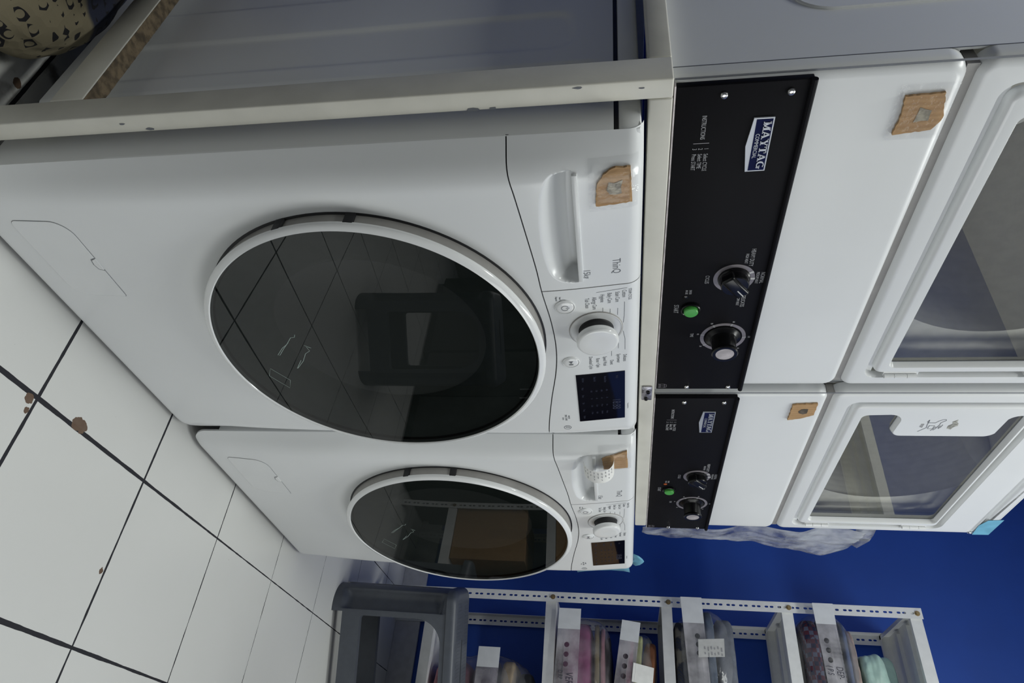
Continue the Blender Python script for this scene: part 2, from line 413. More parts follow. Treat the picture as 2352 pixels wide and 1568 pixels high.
# ------------------------------------------------------------------ washing machines
DOORC = (0.350, 0.563); HS = 0.949; WT = 0.983; WW = 0.70
base_y = smooth_curve([(0, -.012), (.08, -.018), (.2, -.028), (.35, -.034), (.55, -.036), (.84, -.035), (.98, -.021), (1.0, -.020)])
def wy(x, z):
    k = 1
    for d in (x, WW-x):
        d = max(0, min(.055, d)); k *= (d if d < .020 else d-(d-.020)**2/.070)/.0375
    y = base_y(z)*k
    t = max(0, min(1, (WT-z)/.020)); y += .020*(1-math.sqrt(max(0, 1-(1-t)**2)))
    t = max(0, min(1, (z-.010)/.012)); y += .010*(1-math.sqrt(max(0, 1-(1-t)**2)))
    return y
def tilt(x, z): return math.atan((wy(x, z+.004)-wy(x, z-.004))/.008)
seam = smooth_curve([(-.01, .8150), (0, .8155), (.03, .8150), (.06, .8195), (.13, .8275), (.20, .8350), (.25, .8385), (.32, .8465), (.386, .8490), (.45, .8440), (.54, .8290), (.64, .8160), (.71, .8135)])
XD = 0.2475
def graded(a, b, n, e0=True, e1=True):
    out = []
    for i in range(n+1):
        t = i/n
        if e0 and e1: t = 0.5-0.5*math.cos(math.pi*t)
        out.append(a+(b-a)*t)
    return out
def patch(bm, xs, zf0, zf1, nz, fy, flange=0.004):
    cols = [[(x, zf0(x)+(zf1(x)-zf0(x))*j/nz) for j in range(nz+1)] for x in xs]
    V = [[bm.verts.new((x, fy(x, z), z)) for x, z in col] for col in cols]
    for i in range(len(xs)-1):
        for j in range(nz): bm.faces.new((V[i][j], V[i+1][j], V[i+1][j+1], V[i][j+1]))
    # folded-back rim so that joints read as real gaps
    rim = [V[i][0] for i in range(len(xs))]+[V[-1][j] for j in range(1, nz+1)]+[V[i][nz] for i in range(len(xs)-2, -1, -1)]+[V[0][j] for j in range(nz-1, 0, -1)]
    bk = [bm.verts.new((v.co.x, v.co.y+flange, v.co.z)) for v in rim]
    for i in range(len(rim)):
        j = (i+1) % len(rim); bm.faces.new((rim[j], rim[i], bk[i], bk[j]))
def side_relief(y, z):
    """embossed panels pressed into the cabinet side"""
    h = 0
    for (a, b) in ((.195, .300), (.395, .500)):
        dy = min(y-a, b-y); dz = min(z-.12, .892-z)
        d = dy if dy < .03 and dz > .03 else (min(dy, dz) if not (dy < .03 and dz < .03) else .03-math.hypot(.03-dy, .03-dz))
        h += sst(d/.010)*.0035
    h += .003*(sst((y-.135)/.006)-sst((y-.152)/.006))*sst((z-.05)/.02)*sst((.93-z)/.02)
    return h

def make_washer(label):
    t = thing('washing_machine', label, 'washing machine', (0, 0, 0), 0, 'front loading washing machines under the stand')
    # cabinet: embossed side skins, back, top
    bm = bmesh.new()
    ys = sorted(set([0, .004, .01, .02]+[.03+.72*i/150 for i in range(151)])); zs = [.076+(HS-.0025-.076)*i/140 for i in range(141)]
    for X, sgn in ((.0006, 1), (WW-.0006, -1)):
        V = [[bm.verts.new((X+sgn*side_relief(y, z), y, z)) for z in zs] for y in ys]
        for i in range(len(ys)-1):
            for j in range(len(zs)-1):
                f = (V[i][j], V[i][j+1], V[i+1][j+1], V[i+1][j])
                bm.faces.new(f if sgn == 1 else tuple(reversed(f)))
    box(bm, .006, WW-.006, .70, .75, .076, HS); box(bm, .006, WW-.006, .02, .70, .076, .078)
    mesh_obj('cabinet', bm, M['enamel'], t, angle=50)
    mesh_obj('top_panel', bmbox(0, WW, 0, .75, HS+.0025, WT-.003, bev=.006), M['enamel'], t)
    bm = bmesh.new(); box(bm, .004, WW-.004, .006, .74, HS-.004, HS+.006)
    mesh_obj('seam_strip', bm, M['black'], t)
    for x in (.06, WW-.06):
        for y in (.08, .68):
            bm = bmesh.new(); lathe_z(bm, x, y, .020, 0, .076); mesh_obj('levelling_foot', bm, M['black'], t)
    # front skins
    bm = bmesh.new(); patch(bm, graded(0, WW, 110), lambda x: .012+.030-math.sqrt(max(0, .030**2-max(0, .030-min(x, WW-x))**2)), lambda x: seam(x)-.0009, 130, wy)
    mesh_obj('front_panel', bm, M['enamel'], t, angle=50)
    bm = bmesh.new(); patch(bm, graded(XD+.0009, WW, 70), lambda x: seam(x)+.0009, lambda x: WT-.0005, 60, wy)
    cp = mesh_obj('control_panel', bm, M['plastic'], t, angle=50)
    # detergent drawer with its scooped grip
    lo = smooth_curve([(.036, .885), (.041, .866), (.060, .8545), (.10, .8480), (.15, .8462), (.19, .8495), (.214, .8555), (.228, .868), (.2335, .885)])
    ZT = .8935
    def dy(x, z):
        y = wy(x, z)
        if .036 < x < .2335 and lo(x) < z <= ZT:
            tt = (z-lo(x))/max(.004, ZT-lo(x)); e = sst(min(x-.036, .2335-x)/.010)
            y += .030*(sst(tt*1.25)**.9)*e
        return y
    bm = bmesh.new()
    xs = sorted(set(graded(0, .036, 14)+[.036+.1975*i/130 for i in range(131)]+[.2335+(XD-.0009-.2335)*i/6 for i in range(7)]))
    cols = []
    for x in xs:
        a, b = seam(x)+.0009, WT-.0005
        zz = [a+(.8455-a)*i/5 for i in range(5)]+[.8455+(ZT-.8455)*i/48 for i in range(49)]+[ZT+.0002]+[ZT+.0002+(b-ZT-.0002)*(1-(1-i/26)**1.5) for i in range(1, 27)]
        cols.append([bm.verts.new((x, dy(x, z), z)) for z in zz])
    for A, B in zip(cols, cols[1:]):
        for j in range(len(A)-1): bm.faces.new((A[j], B[j], B[j+1], A[j+1]))
    dr = mesh_obj('detergent_drawer', bm, M['plastic'], t, angle=45)
    mesh_obj('grip_lip', bmbox(.040, .2315, wy(.13, .897)-.0026, wy(.13, .897)+.004, ZT+.0004, ZT+.0075, bev=.0012), M['plastic'], dr)
    # joints
    bm = bmesh.new(); N = 90
    ribbon(bm, [(WW*i/N, seam(WW*i/N)) for i in range(N+1)], .006, lambda x, z: wy(max(0, min(WW, x)), z)+.0028)
    ribbon(bm, [(XD, seam(XD)+(WT-.002-seam(XD))*i/30) for i in range(31)], .006, lambda x, z: wy(x, z)+.0028)
    mesh_obj('joint_gasket', bm, M['black'], t)
    # service flap
    ol = rrect(.0845, .2475, .0605, .1575, (.010, .028, .004, .030))
    def on(pts, d): return [(x, wy(x, z)-d, z) for x, z in pts]
    bm = bmesh.new(); vs = [bm.verts.new(p) for p in on(ol, .0003)]; bm.faces.new(vs)
    gap = mesh_obj('flap_gap', bm, M['grey_text'], t, False)
    bm = bmesh.new(); o2 = offset(ol, .0007)
    L = loft(bm, [on(o2, .0002), on(o2, .0008), on(offset(ol, .0012), .0011)]); bm.faces.new(L[-1])
    fp = mesh_obj('service_flap', bm, M['plastic'], t, angle=25)
    bm = bmesh.new(); prism(bm, [(.160, .1575), (.163, .1505), (.172, .1488), (.181, .1510), (.184, .1575)], wy(.17, .154)-.0022, wy(.17, .154))
    mesh_obj('flap_latch', bm, M['gloss_white'], fp, False)
    bm = bmesh.new(); ribbon(bm, [(.1590, .1575), (.1618, .1497), (.172, .1476), (.182, .1500), (.1853, .1575)], .0014, wy(.17, .154)-.0016)
    mesh_obj('latch_gap', bm, M['grey_text'], fp, False)
    # the round door
    cx, cz = DOORC; A = math.radians(-2.4); Y0 = -.0745
    d = bpy.data.objects.new('door', None)
    bm = bmesh.new()
    lathe(bm, [(.2660, .0088), (.2728, .0086), (.2735, .0076), (.2735, .0048), (.2725, .0030), (.2690, .0004), (.2640, -.0012), (.2625, .0006), (.2600, .006)], 160)
    d = mesh_obj('door', bm, M['gloss_white'], t, angle=60); d.location = (cx, Y0, cz); d.rotation_euler = (0, 0, A)
    bm = bmesh.new(); lathe(bm, [(.255, .0520), (.2690, .0500), (.2695, .0105), (.2660, .0085)], 120)
    mesh_obj('door_back_shell', bm, M['grey_body'], d, angle=60)
    bm = bmesh.new(); loft(bm, [[(cx+r*math.cos(2*math.pi*i/120), wy(cx+r*math.cos(2*math.pi*i/120), cz+r*math.sin(2*math.pi*i/120))-e, cz+r*math.sin(2*math.pi*i/120)) for i in range(120)] for r, e in ((.2728, -.0004), (.2718, .0006), (.250, .0006))])
    mesh_obj('door_gasket', bm, M['black'], t, angle=60)
    bm = bmesh.new(); lathe(bm, [(.2628, .0008)]+[(.2628*k, .0008-.0030*(1-k*k)) for k in (.98, .95, .9, .8, .6, .4, .2, .02)], 120, cap1=True)
    mesh_obj('door_glass', bm, M['door_glass'], d, angle=60)
    bm = bmesh.new(); lathe(bm, [(.258, .010), (.215, .012), (.200, .016), (.172, .040), (.165, .060)], 96)
    mesh_obj('door_bowl', bm, M['bowl'], d, angle=60)
    bm = bmesh.new(); lathe(bm, [(.166, .052), (.10, .056), (.02, .058)], 64, cap1=True)
    mesh_obj('bowl_centre', bm, M['black'], d, angle=60)
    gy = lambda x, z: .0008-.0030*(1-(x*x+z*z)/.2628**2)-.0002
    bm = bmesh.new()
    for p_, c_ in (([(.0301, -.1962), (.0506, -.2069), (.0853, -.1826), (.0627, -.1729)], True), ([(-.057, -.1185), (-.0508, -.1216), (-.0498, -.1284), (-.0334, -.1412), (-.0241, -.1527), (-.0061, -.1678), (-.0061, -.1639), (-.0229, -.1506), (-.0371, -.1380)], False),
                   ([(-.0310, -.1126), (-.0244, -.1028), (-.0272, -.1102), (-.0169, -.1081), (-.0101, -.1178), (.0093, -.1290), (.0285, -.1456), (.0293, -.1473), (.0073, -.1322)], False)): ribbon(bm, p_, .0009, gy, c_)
    mesh_obj('pale_outline', bm, M['pale_outline'], d, False)  # thin pale outlines drawn just proud of the door glass
    for za in (-.0690, .0345):
        a = math.asin(za/.27); r = .2705
        bm = bmesh.new(); box(bm, -.0033, .010, .0060, .050, -.0070, .0070, bev=.0012)
        hs = mesh_obj('hinge_slot', bm, M['black'], d); hs.location = (-r*math.cos(a), 0, r*math.sin(a)); hs.rotation_euler = (0, a, 0)
    # controls
    def py(x, z): return wy(x, z)
    kx, kz = .3455, .9148; ky = py(kx, kz)
    bm = bmesh.new(); lathe(bm, [(.0418, .001), (.0418, -.0012), (.0404, -.0018), (.0398, -.0008), (.0300, -.0016), (.026, -.0016)], 72)
    kd = mesh_obj('program_dial_bezel', bm, M['gloss_white'], t, angle=30); kd.location = (kx, ky, kz); kd.rotation_euler = (-tilt(kx, kz), 0, 0)
    bm = bmesh.new(); lathe(bm, [(.0423, .0012), (.0423, -.0009), (.0412, -.0016)], 72)
    mesh_obj('bezel_outline', bm, M['grey_body'], kd)
    bm = bmesh.new(); lathe(bm, [(.0285, -.0005), (.0262, -.0035), (.0262, -.019)], 64)
    mesh_obj('dial_neck', bm, M['black'], kd)
    bm = bmesh.new(); lathe(bm, [(.0240, -.0165), (.0318, -.0175), (.0328, -.0195), (.0326, -.0260), (.0312, -.0282), (.0280, -.0290), (.015, -.0288), (.003, -.0286)], 72, cap1=True)
    mesh_obj('dial_cap', bm, M['gloss_white'], kd, angle=60)
    for nm, bx, bz, r, in (('power_button', .2852, .8700, .0142), ('start_pause_button', .4265, .8708, .0132)):
        y = py(bx, bz)
        bm = bmesh.new(); lathe(bm, [(r+.0014, .002), (r+.0014, -.0012), (r+.0004, -.0018), (r-.0002, .0002), (r-.0012, -.0016), (r-.004, -.0026), (.001, -.0028)], 48, cap1=True)
        b = mesh_obj(nm, bm, M['gloss_white'], t, angle=50); b.location = (bx, y, bz); b.rotation_euler = (-tilt(bx, bz), 0, 0)
        bm = bmesh.new()
        if nm[0] == 'p': ribbon(bm, arc(0, 0, .0052, 115, 425), .0009, -.0031); ribbon(bm, [(0, .0015), (0, .0070)], .0009, -.0031)
        else:
            prism(bm, [(-.0050, -.0036), (.0012, 0), (-.0050, .0036)], -.0031, -.0026)
            for k in (.0024, .0046): ribbon(bm, [(k, -.0036), (k, .0036)], .0012, -.0031)
        mesh_obj('symbol', bm, M['grey_text'], b, False)
    dx0, dx1, dz0, dz1 = .4655, .6165, .8765, .9600
    bm = bmesh.new(); loft_pts = [(dx0+.006, dz0), (dx1+.004, dz0), (dx1-.004, dz1), (dx0-.006, dz1)]
    loft_pts = [(dx0, dz0), (dx1, dz0), (dx1, dz1), (dx0, dz1)]
    L = loft(bm, [[(x, wy(x, z)+.001, z) for x, z in loft_pts], [(x, wy(x, z)-.0009, z) for x, z in loft_pts]]); bm.faces.new(L[-1])
    ds = mesh_obj('display', bm, M['display'], t, False)
    def dt(body, size, x, z, sx=.6): text(body, size, ds, M['dim_text'], x, wy(x, z)-.0011, z, sx, depth=.00004, rot=(math.pi/2-tilt(x, z), 0, 0))
    dt('18:88', .021, .566, .9445, .75); dt('Wi-Fi', .006, .480, .946); dt('Remote Start', .0058, .484, .926); dt('Delay End', .0058, .481, .908); dt('Add Item', .0058, .481, .888)
    for k, (x, z) in enumerate([(a, b) for a in (.517, .541, .565, .589) for b in (.928, .919, .910, .901)]): dt('- %s' % ('800 1000 1200 1400 95 60 40 30 Hot Warm Cool Cold Heavy Normal Light Turbo'.split()[k]), .0048, x, z)
    for k, wd in enumerate(('Wash', 'Rinse', 'Spin', 'Temp.', 'Option')): dt(wd, .0056, .508+k*.0235, .886)
    # printed words
    def pt(body, size, x, z, align='LEFT', sx=.58, m='grey_text'): text(body, size, cp, M[m], x, wy(x, z)-.00016, z, sx, align, depth=.00004, rot=(math.pi/2-tilt(x, z), 0, 0))
    xo = .004
    for body, x, z in (('Cotton', .2566, .9586), ('Stain Care', .2590, .9485), ('Baby Care', .2597, .9370), ('Hygiene', .2613, .9262), ('Allergy Care', .2657, .9142), ('Tub Clean', .2664, .9034)):
        pt(body, .0094, x+xo, z)
    pt('STEAM CYCLE', .0068, .255+xo, .9672)
    for body, x, z in (('Delicates', .4353, .9598), ('Sportswear', .4376, .9494), ('Duvet', .4412, .9380), ('Speed Wash', .4430, .9268), ('Rinse + Spin', .4455, .9152), ('Download Cycle', .4485, .9035)):
        pt(body, .0090, x+xo*.8, z, 'RIGHT')
    pt('Smart', .0045, .258+xo, .8640); pt('Diagnosis', .0045, .2565+xo, .8585)
    pt('INVERTER', .0045, .590+xo, .8565); pt('DIRECT DRIVE', .0056, .587+xo, .8510); pt('MOTOR', .0040, .596+xo, .8452); pt('10', .0125, .626+xo, .8518, sx=.7)
    pt('*Touch and hold for 3 sec', .0030, .568, .9655)
    bm = bmesh.new(); g = lambda x, z: wy(x, z)-.0002
    ribbon(bm, arc(.2745, .8700-.002+.0, .0062, 60, 330, 16), .0006, g)
    for z, x0, x1 in ((.9586, .287, .320), (.9485, .300, .316), (.9370, .300, .310), (.9262, .296, .305), (.9142, .309, .305), (.9034, .304, .307)): ribbon(bm, [(x0, z+.0005), (x1, z+.0002)], .0007, g)
    ribbon(bm, [(.320, .9588), (.336, .9572)], .0007, g); ribbon(bm, [(.357, .9572), (.378, .9600), (.406, .9600)], .0007, g)
    for z, x0, x1 in ((.9494, .373, .401), (.9380, .384, .420), (.9268, .387, .4085)): ribbon(bm, [(x0, z), (x1, z)], .0007, g)
    ribbon(bm, [(.2565, .9630), (.2600, .9180)], .0007, g); ribbon(bm, arc(.6365, .8520, .0066, 0, 360, 24), .0010, g)
    mesh_obj('lettering', bm, M['grey_text'], cp, False)
    text('ThinQ', .0165, dr, M['grey_text'], .2005+.008, wy(.2, .9475)-.00016, .9475, .68, depth=.00004, rot=(math.pi/2-tilt(.2, .9475), 0, 0))
    text('15kg', .0145, dr, M['grey_text'], .2145+.004, wy(.214, .9055)-.00016, .9055, .66, depth=.00004, rot=(math.pi/2-tilt(.214, .9055), 0, 0))
    return t
def lathe_z(bm, x, y, r, z0, z1, n=24):
    L = loft(bm, [[(x+r*math.cos(2*math.pi*i/n), y+r*math.sin(2*math.pi*i/n), z) for i in range(n)] for z in (z0, z1)])
    bm.faces.new(list(reversed(L[0]))); bm.faces.new(L[1])

w1 = make_washer('nearer white front-loading washer with a bare cardboard tag, below the near dryer')
w2 = copy_tree(w1); w2.location = (0.7109+.004, -.004, 0); w2.rotation_euler = (0, 0, math.radians(-1.2))
w2['label'] = 'farther white front-loading washer with a curled receipt on its drawer'
def on_washer(root, x, z, d=0.0):
    v = Vector((x, wy(x, z)-d, z)); v.rotate(root.rotation_euler); return v+root.location

# ------------------------------------------------------------------ steel stand that carries the dryers
A = 0.0103
st = thing('machine_stand', 'cream painted steel tube stand around the washers, carrying the dryers', 'stand', (-.045, .028, 0), A)
def tubebox(name, *b):
    return mesh_obj(name, bmbox(*b, bev=.0022, seg=3), M['cream'], st)
ZB, ZTOP = .9885, 1.0165
tubebox('post', 0, .026, 0, .047, 0, ZTOP); tubebox('post', 0, .026, .80, .847, 0, ZB); tubebox('post', 1.265, 1.291, .80, .847, 0, ZB)
tubebox('beam', .0262, 1.3165, 0, .040, ZB, ZTOP); tubebox('beam', 0, .026, .0472, .80, ZB, ZTOP)
tubebox('beam', 0, 1.3165, .80, .84, ZB+.0002, ZTOP); tubebox('beam', 1.265, 1.2905, .0402, .80, ZB, ZTOP)
bl = tubebox('beam', 0.0, .0255, .0472, .80, .173, .2250); 
dust = mat('dust_and_rust', lin((96, 84, 66)), 0.95, var=0.45, scale=90, bump=0.8, bscale=120)
bm = bmesh.new(); soft = []
V = [[bm.verts.new((.0012+.0235*j/6, .048+.75*i/160, .2252+.0016*abs(noise.noise(Vector((i*.7, j*.9, 3)))))) for j in range(7)] for i in range(161)]
for i in range(160):
    for j in range(6): bm.faces.new((V[i][j], V[i][j+1], V[i+1][j+1], V[i+1][j]))
dd = mesh_obj('dust_layer', bm, dust, bl); dd['label'] = 'brown dust and rust lying on the tube'
bm = bmesh.new(); box(bm, .642, .688, -.0035, 0, .9925, 1.0120, bev=.0014)
br = mesh_obj('bracket', bm, M['foil'], st); br['label'] = 'bare metal plate screwed to the beam'
for x, z in ((.658, 1.0045), (.681, 1.0010)):
    bm = bmesh.new(); lathe(bm, [(.0042, 0), (.0042, -.002), (.003, -.004), (.0008, -.0042)], 16, x, z, cap1=True)
    o = mesh_obj('bolt', bm, M['black_gloss'], br); o.location = (0, -.0035, 0)
bm = bmesh.new()   # paint chips on the near post and beam
for x, y, z, a, b in ((.004, -.0004, .905, .007, .003), (.024, -.0004, .80, .006, .0025), (.0245, -.0004, .775, .010, .0022), (.012, -.0004, .30, .005, .002), (.022, -.0004, .335, .007, .003), (.010, -.0004, .98, .004, .004)):
    prism(bm, [(x+a*.5*math.cos(t_)*(.7+.5*random.random())*.6, z+a*.9*math.sin(t_)*(.6+.6*random.random())) for t_ in [k*math.pi/4 for k in range(8)]], y, 0.001)
mesh_obj('paint_chip', bm, M['grey_text'], st, False)

# ------------------------------------------------------------------ dryers
DW, ZD = .672, 1.0175
def rounded_front(bm, ol, yb, yf, r, n=5, cap=True):
    """outline swept from the back plane yb to the front yf with a rounded rim of radius r"""
    loops = [[(x, yb, z) for x, z in ol]]
    for i in range(n+1):
        a = math.pi/2*i/n; q = offset(ol, r*(1-math.cos(a))); loops.append([(x, yf+r*(1-math.sin(a)), z) for x, z in q])
    L = loft(bm, loops)
    if cap: bm.faces.new(L[-1])
    return L
def badge_letters(bm, x0, z0, h, wtot):
    G = {'M': (1.10, ['R.13,0,.26,1', 'R.76,0,.99,1', 'D.12,1,.48,.08,.2', 'D.50,.08,.82,1,.11', 'R.02,0,.38,.1', 'R.64,0,1.1,.1', 'R.02,.9,.3,1', 'R.76,.9,1.1,1']),
         'A': (.98, ['D.12,0,.45,1,.11', 'D.45,1,.80,0,.22', 'R.26,.27,.64,.37', 'R0,0,.32,.1', 'R.58,0,1.0,.1']),
         'Y': (.94, ['D.18,1,.50,.45,.22', 'D.80,1,.53,.45,.11', 'R.39,0,.62,.52', 'R0,.9,.42,1', 'R.62,.9,.96,1', 'R.27,0,.74,.1']),
         'T': (.86, ['R.03,.88,.83,1', 'R.32,0,.55,1', 'R.03,.66,.11,1', 'R.75,.66,.83,1', 'R.2,0,.67,.1']),
         'G': (.98, ['G', 'R.68,.02,.88,.42', 'R.54,.36,.97,.46'])}
    word = 'MAYTAG'; sc = wtot/sum(G[c][0] for c in word); x = x0
    def P(pts, y=-.0012): prism(bm, [(x+a*sc, z0+b*h) for a, b in pts], y, 0)
    for c in word:
        for g in G[c][1]:
            if g == 'G':
                for k in range(18):
                    a0, a1 = [math.radians(48+(330-48)*q/18) for q in (k, k+1)]
                    P([(.48+.26*math.cos(a0), .5+.39*math.sin(a0)), (.48+.46*math.cos(a0), .5+.5*math.sin(a0)), (.48+.46*math.cos(a1), .5+.5*math.sin(a1)), (.48+.26*math.cos(a1), .5+.39*math.sin(a1))])
                continue
            v = [float(q) for q in g[1:].split(',')]
            if g[0] == 'R': P([(v[0], v[1]), (v[2], v[1]), (v[2], v[3]), (v[0], v[3])])
            else:
                hw = v[4]/2; pts = [(v[0]-hw, v[1]), (v[0]+hw, v[1]), (v[2]+hw, v[3]), (v[2]-hw, v[3])]
                if v[1] > v[3]: pts = [pts[3], pts[2], pts[1], pts[0]]
                P(pts)
        x += G[c][0]*sc
def make_dryer(label):
    t = thing('tumble_dryer', label, 'tumble dryer', (0, 0, ZD), A, 'tumble dryers on the stand')
    z = lambda v: v-ZD
    HD = z(1.888)
    # cabinet as a shell with a hollow for the drum
    bm = bmesh.new()
    for b in ((0, .004, .0275, .70, 0, HD), (DW-.004, DW, .0275, .70, 0, HD), (.004, DW-.004, .0275, .70, HD-.02, HD), (.004, DW-.004, .0275, .70, 0, .33), (.004, DW-.004, .69, .70, .33, HD-.02)): box(bm, *b)
    mesh_obj('cabinet', bm, M['enamel'], t)
    bm = bmesh.new(); ribbon(bm, [(-.0006, .003), (-.0006, HD)], .003, 0)
    box(bm, -.0003, .0001, .0262, .0275, 0, HD)
    mesh_obj('side_joint', bm, M['grey_text'], t)
    bm = bmesh.new()   # ridge pressed into the cabinet side
    pts = [(-.0002, y, q) for y, q in [(.60, z(1.182))]+[(.135+.05*(1-math.sin(math.radians(a_))), z(1.182)+.05*(1-math.cos(math.radians(a_)))) for a_ in range(0, 91, 10)][::1]+[(.135, z(1.80))]]
    tube(bm, pts, .0026, 6); mesh_obj('side_ridge', bm, M['enamel'], t)
    # lower fascia
    bm = bmesh.new(); ol = rrect(0, DW, 0, z(1.3555), (.003, .003, .024, .024)); rounded_front(bm, ol, .026, 0, .014)
    mesh_obj('fascia', bm, M['enamel'], t, angle=50)
    mesh_obj('fascia_joint', bmbox(.010, DW-.010, .008, .05, z(1.352), z(1.366)), M['grey_body'], t)
    # door frame with its stepped recess
    zo0, zo1 = z(1.3975), z(1.7640); dx0, dx1 = .0335, .6430
    bm = bmesh.new(); ol = rrect(0, DW, z(1.3630), z(1.8515), (.022, .022, .005, .005), 8)
    L = rounded_front(bm, ol, .026, 0, .014, cap=False)
    op = rrect(dx0, dx1, zo0, zo1, .022, 10)
    I = loft(bm, [[(x, 0, q) for x, q in op], [(x, .002, q) for x, q in offset(op, .0012)], [(x, .013, q) for x, q in offset(op, .004)]])
    fill_ring(bm, L[-1], [I[0]]); bmesh.ops.recalc_face_normals(bm, faces=bm.faces)
    mesh_obj('door_frame', bm, M['enamel'], t, angle=40)
    mesh_obj('recess_floor', bmbox(dx0+.003, dx1-.003, .0125, .0135, zo0+.003, zo0+.017), M['enamel'], t)
    bm = bmesh.new(); ol = rrect(0, DW, z(1.8535), HD, (.003, .003, .008, .008)); rounded_front(bm, ol, .03, 0.0005, .010)
    mesh_obj('top_trim', bm, M['enamel'], t, angle=50)
    # door: slab with window opening; the tab on the left carries the hand symbol
    so = rrect(dx0+.012, dx1-.014, zo0+.0135, zo1-.0130, .016, 8)
    wx0, wx1, wz0, wz1 = .0790, .6100, z(1.4325), z(1.7420); tz0, tz1, tx = z(1.5150), z(1.6950), .1600
    def corner(cx, cz, r, a0, a1, n=7): return [(cx+r*math.cos(math.radians(a0+(a1-a0)*i/n)), cz+r*math.sin(math.radians(a0+(a1-a0)*i/n))) for i in range(n+1)]
    win = (corner(wx0+.014, wz0+.014, .014, 180, 270)+corner(wx1-.012, wz0+.012, .012, 270, 360)+corner(wx1-.012, wz1-.012, .012, 0, 90)+corner(wx0+.014, wz1-.014, .014, 90, 180)
           +corner(wx0+.022, tz1+.030, .022, 180, 250)+corner(tx-.022, tz1-.014, .022, 65, 0)+corner(tx-.016, tz0+.010, .016, 0, -90)+corner(wx0+.024, tz0-.030, .026, 90, 180))
    bm = bmesh.new()
    L = rounded_front(bm, so, .013, -.0015, .009, 5, cap=False)
    I = loft(bm, [[(x, -.0015, q) for x, q in win], [(x, .0005, q) for x, q in offset(win, .0018)], [(x, .0105, q) for x, q in offset(win, .0045)]])
    fill_ring(bm, L[-1], [I[0]]); bmesh.ops.recalc_face_normals(bm, faces=bm.faces)
    d = mesh_obj('door', bm, M['plastic'], t, angle=40)
    gl = offset(win, .002)
    bm = bmesh.new(); vs = [bm.verts.new((x, .0100, q)) for x, q in gl]; fill_ring(bm, vs, [])
    for f in bm.faces:
        f.normal_update()
        if f.normal.y > 0: f.normal_flip()
    mesh_obj('door_window', bm, M['dry_glass'], d, False)
    bm = bmesh.new(); ribbon(bm, offset(win, .0052), .0022, .0094, True)
    mesh_obj('window_seal', bm, M['grey_text'], d, False)
    for z0 in (z(1.4340), z(1.6715)):
        bm = bmesh.new(); tube(bm, [(dx1-.006, -.001, z0+.0560*k) for k in (0, .30)], .0042, 10); tube(bm, [(dx1-.006, -.001, z0+.0560*k) for k in (.315, .69)], .0042, 10); tube(bm, [(dx1-.006, -.001, z0+.0560*k) for k in (.705, 1)], .0042, 10)
        box(bm, dx1-.016, dx1-.004, .002, .012, z0-.002, z0+.058)
        mesh_obj('hinge', bm, M['gloss_white'], d)
    # hand symbol and wear marks
    bm = bmesh.new(); hx, hz = .120, z(1.577)
    H = [(-.021, -.024), (-.021, -.010), (-.006, -.004), (.012, -.004), (.016, -.001), (.016, .005), (.011, .007), (-.004, .006), (-.009, .010), (-.004, .016), (.006, .020), (.014, .017)]
    H = [[(-.024, -.014), (-.016, -.016), (-.013, -.012), (-.013, .000), (-.020, .004), (-.026, .011), (-.026, .016), (-.022, .017), (-.014, .010), (-.006, .010), (.002, .009)],
         [(-.024, -.014), (-.006, -.013), (.006, -.011), (.014, -.017), (.022, -.023)], [(-.006, .016), (.004, .015), (.010, .012)], [(-.002, .013), (.008, .011)], [(.000, .009), (.010, .007), (.016, .004)], [(.002, .006), (.010, .003), (.018, .000)],
         [(-.002, -.008), (.010, -.008), (.010, .002), (-.002, .002), (-.002, -.008)]]
    for h in H: ribbon(bm, [(hx+a, hz+b) for a, b in h], .0011, -.0020)
    mesh_obj('hand_symbol', bm, M['grey_text'], d, False)
    text('STOP', .0085, d, M['light_text'], hx-.002, -.0020, z(1.5545), .7)
    bm = bmesh.new(); prism(bm, [(-.0115+.126+k[0], z(1.6130)+k[1]) for k in ((-.020, .002), (-.012, -.006), (-.004, -.003), (.004, -.009), (.014, -.008), (.018, .0), (.008, .003), (.004, .009), (-.006, .007), (-.010, .003))], -.0019, -.0013)
    mesh_obj('glue_stain', bm, mat('old_glue', (0.33, 0.33, 0.30), .7, var=.5, scale=150), d, False)
    # drum
    dcx, dcz, R = DW/2, z(1.600), .245
    bm = bmesh.new()
    prof = []
    for i in range(90):
        yy = .055+.50*i/89; prof.append((R-.0007*(i % 3 == 0)*(i < 60), yy))
    lathe(bm, prof+[(R*.98, .56), (R*.5, .575), (.01, .575)], 96, dcx, dcz, cap1=True)
    for f in bm.faces: f.normal_flip()
    dm = mesh_obj('drum', bm, M['drum'], t, angle=50)
    bm = bmesh.new(); lathe(bm, [(R*.985, .560), (R*.90, .553), (R*.86, .560), (R*.60, .566), (R*.55, .560)], 96, dcx, dcz)
    mesh_obj('drum_back_ring', bm, M['drum'], dm)
    for k in range(3):
        a = math.radians(-55+120*k); bm = bmesh.new()
        soft_block(bm, (0, .31, 0), (.030, .235, .035), 3, .0, n=8)
        v_ = mesh_obj('drum_vane', bm, M['drum'], dm); v_.location = (dcx+R*math.cos(a), 0, dcz+R*math.sin(a)); v_.rotation_euler = (0, -a, 0)
    bm = bmesh.new(); box(bm, .02, DW-.02, .053, .055, z(1.37), HD-.02)
    hole = [(dcx+R*.985*math.cos(2*math.pi*i/64), dcz+R*.985*math.sin(2*math.pi*i/64)) for i in range(64)]
    bm.free(); bm = bmesh.new(); holed_plate(bm, rrect(.006, DW-.006, z(1.352), HD-.022, .002), [hole], .0545, .0555)
    mesh_obj('drum_front', bm, M['drum'], dm, False)
    # console
    cx0, cx1, cz0, cz1 = .0045, .6660, z(1.0220), z(1.1815)
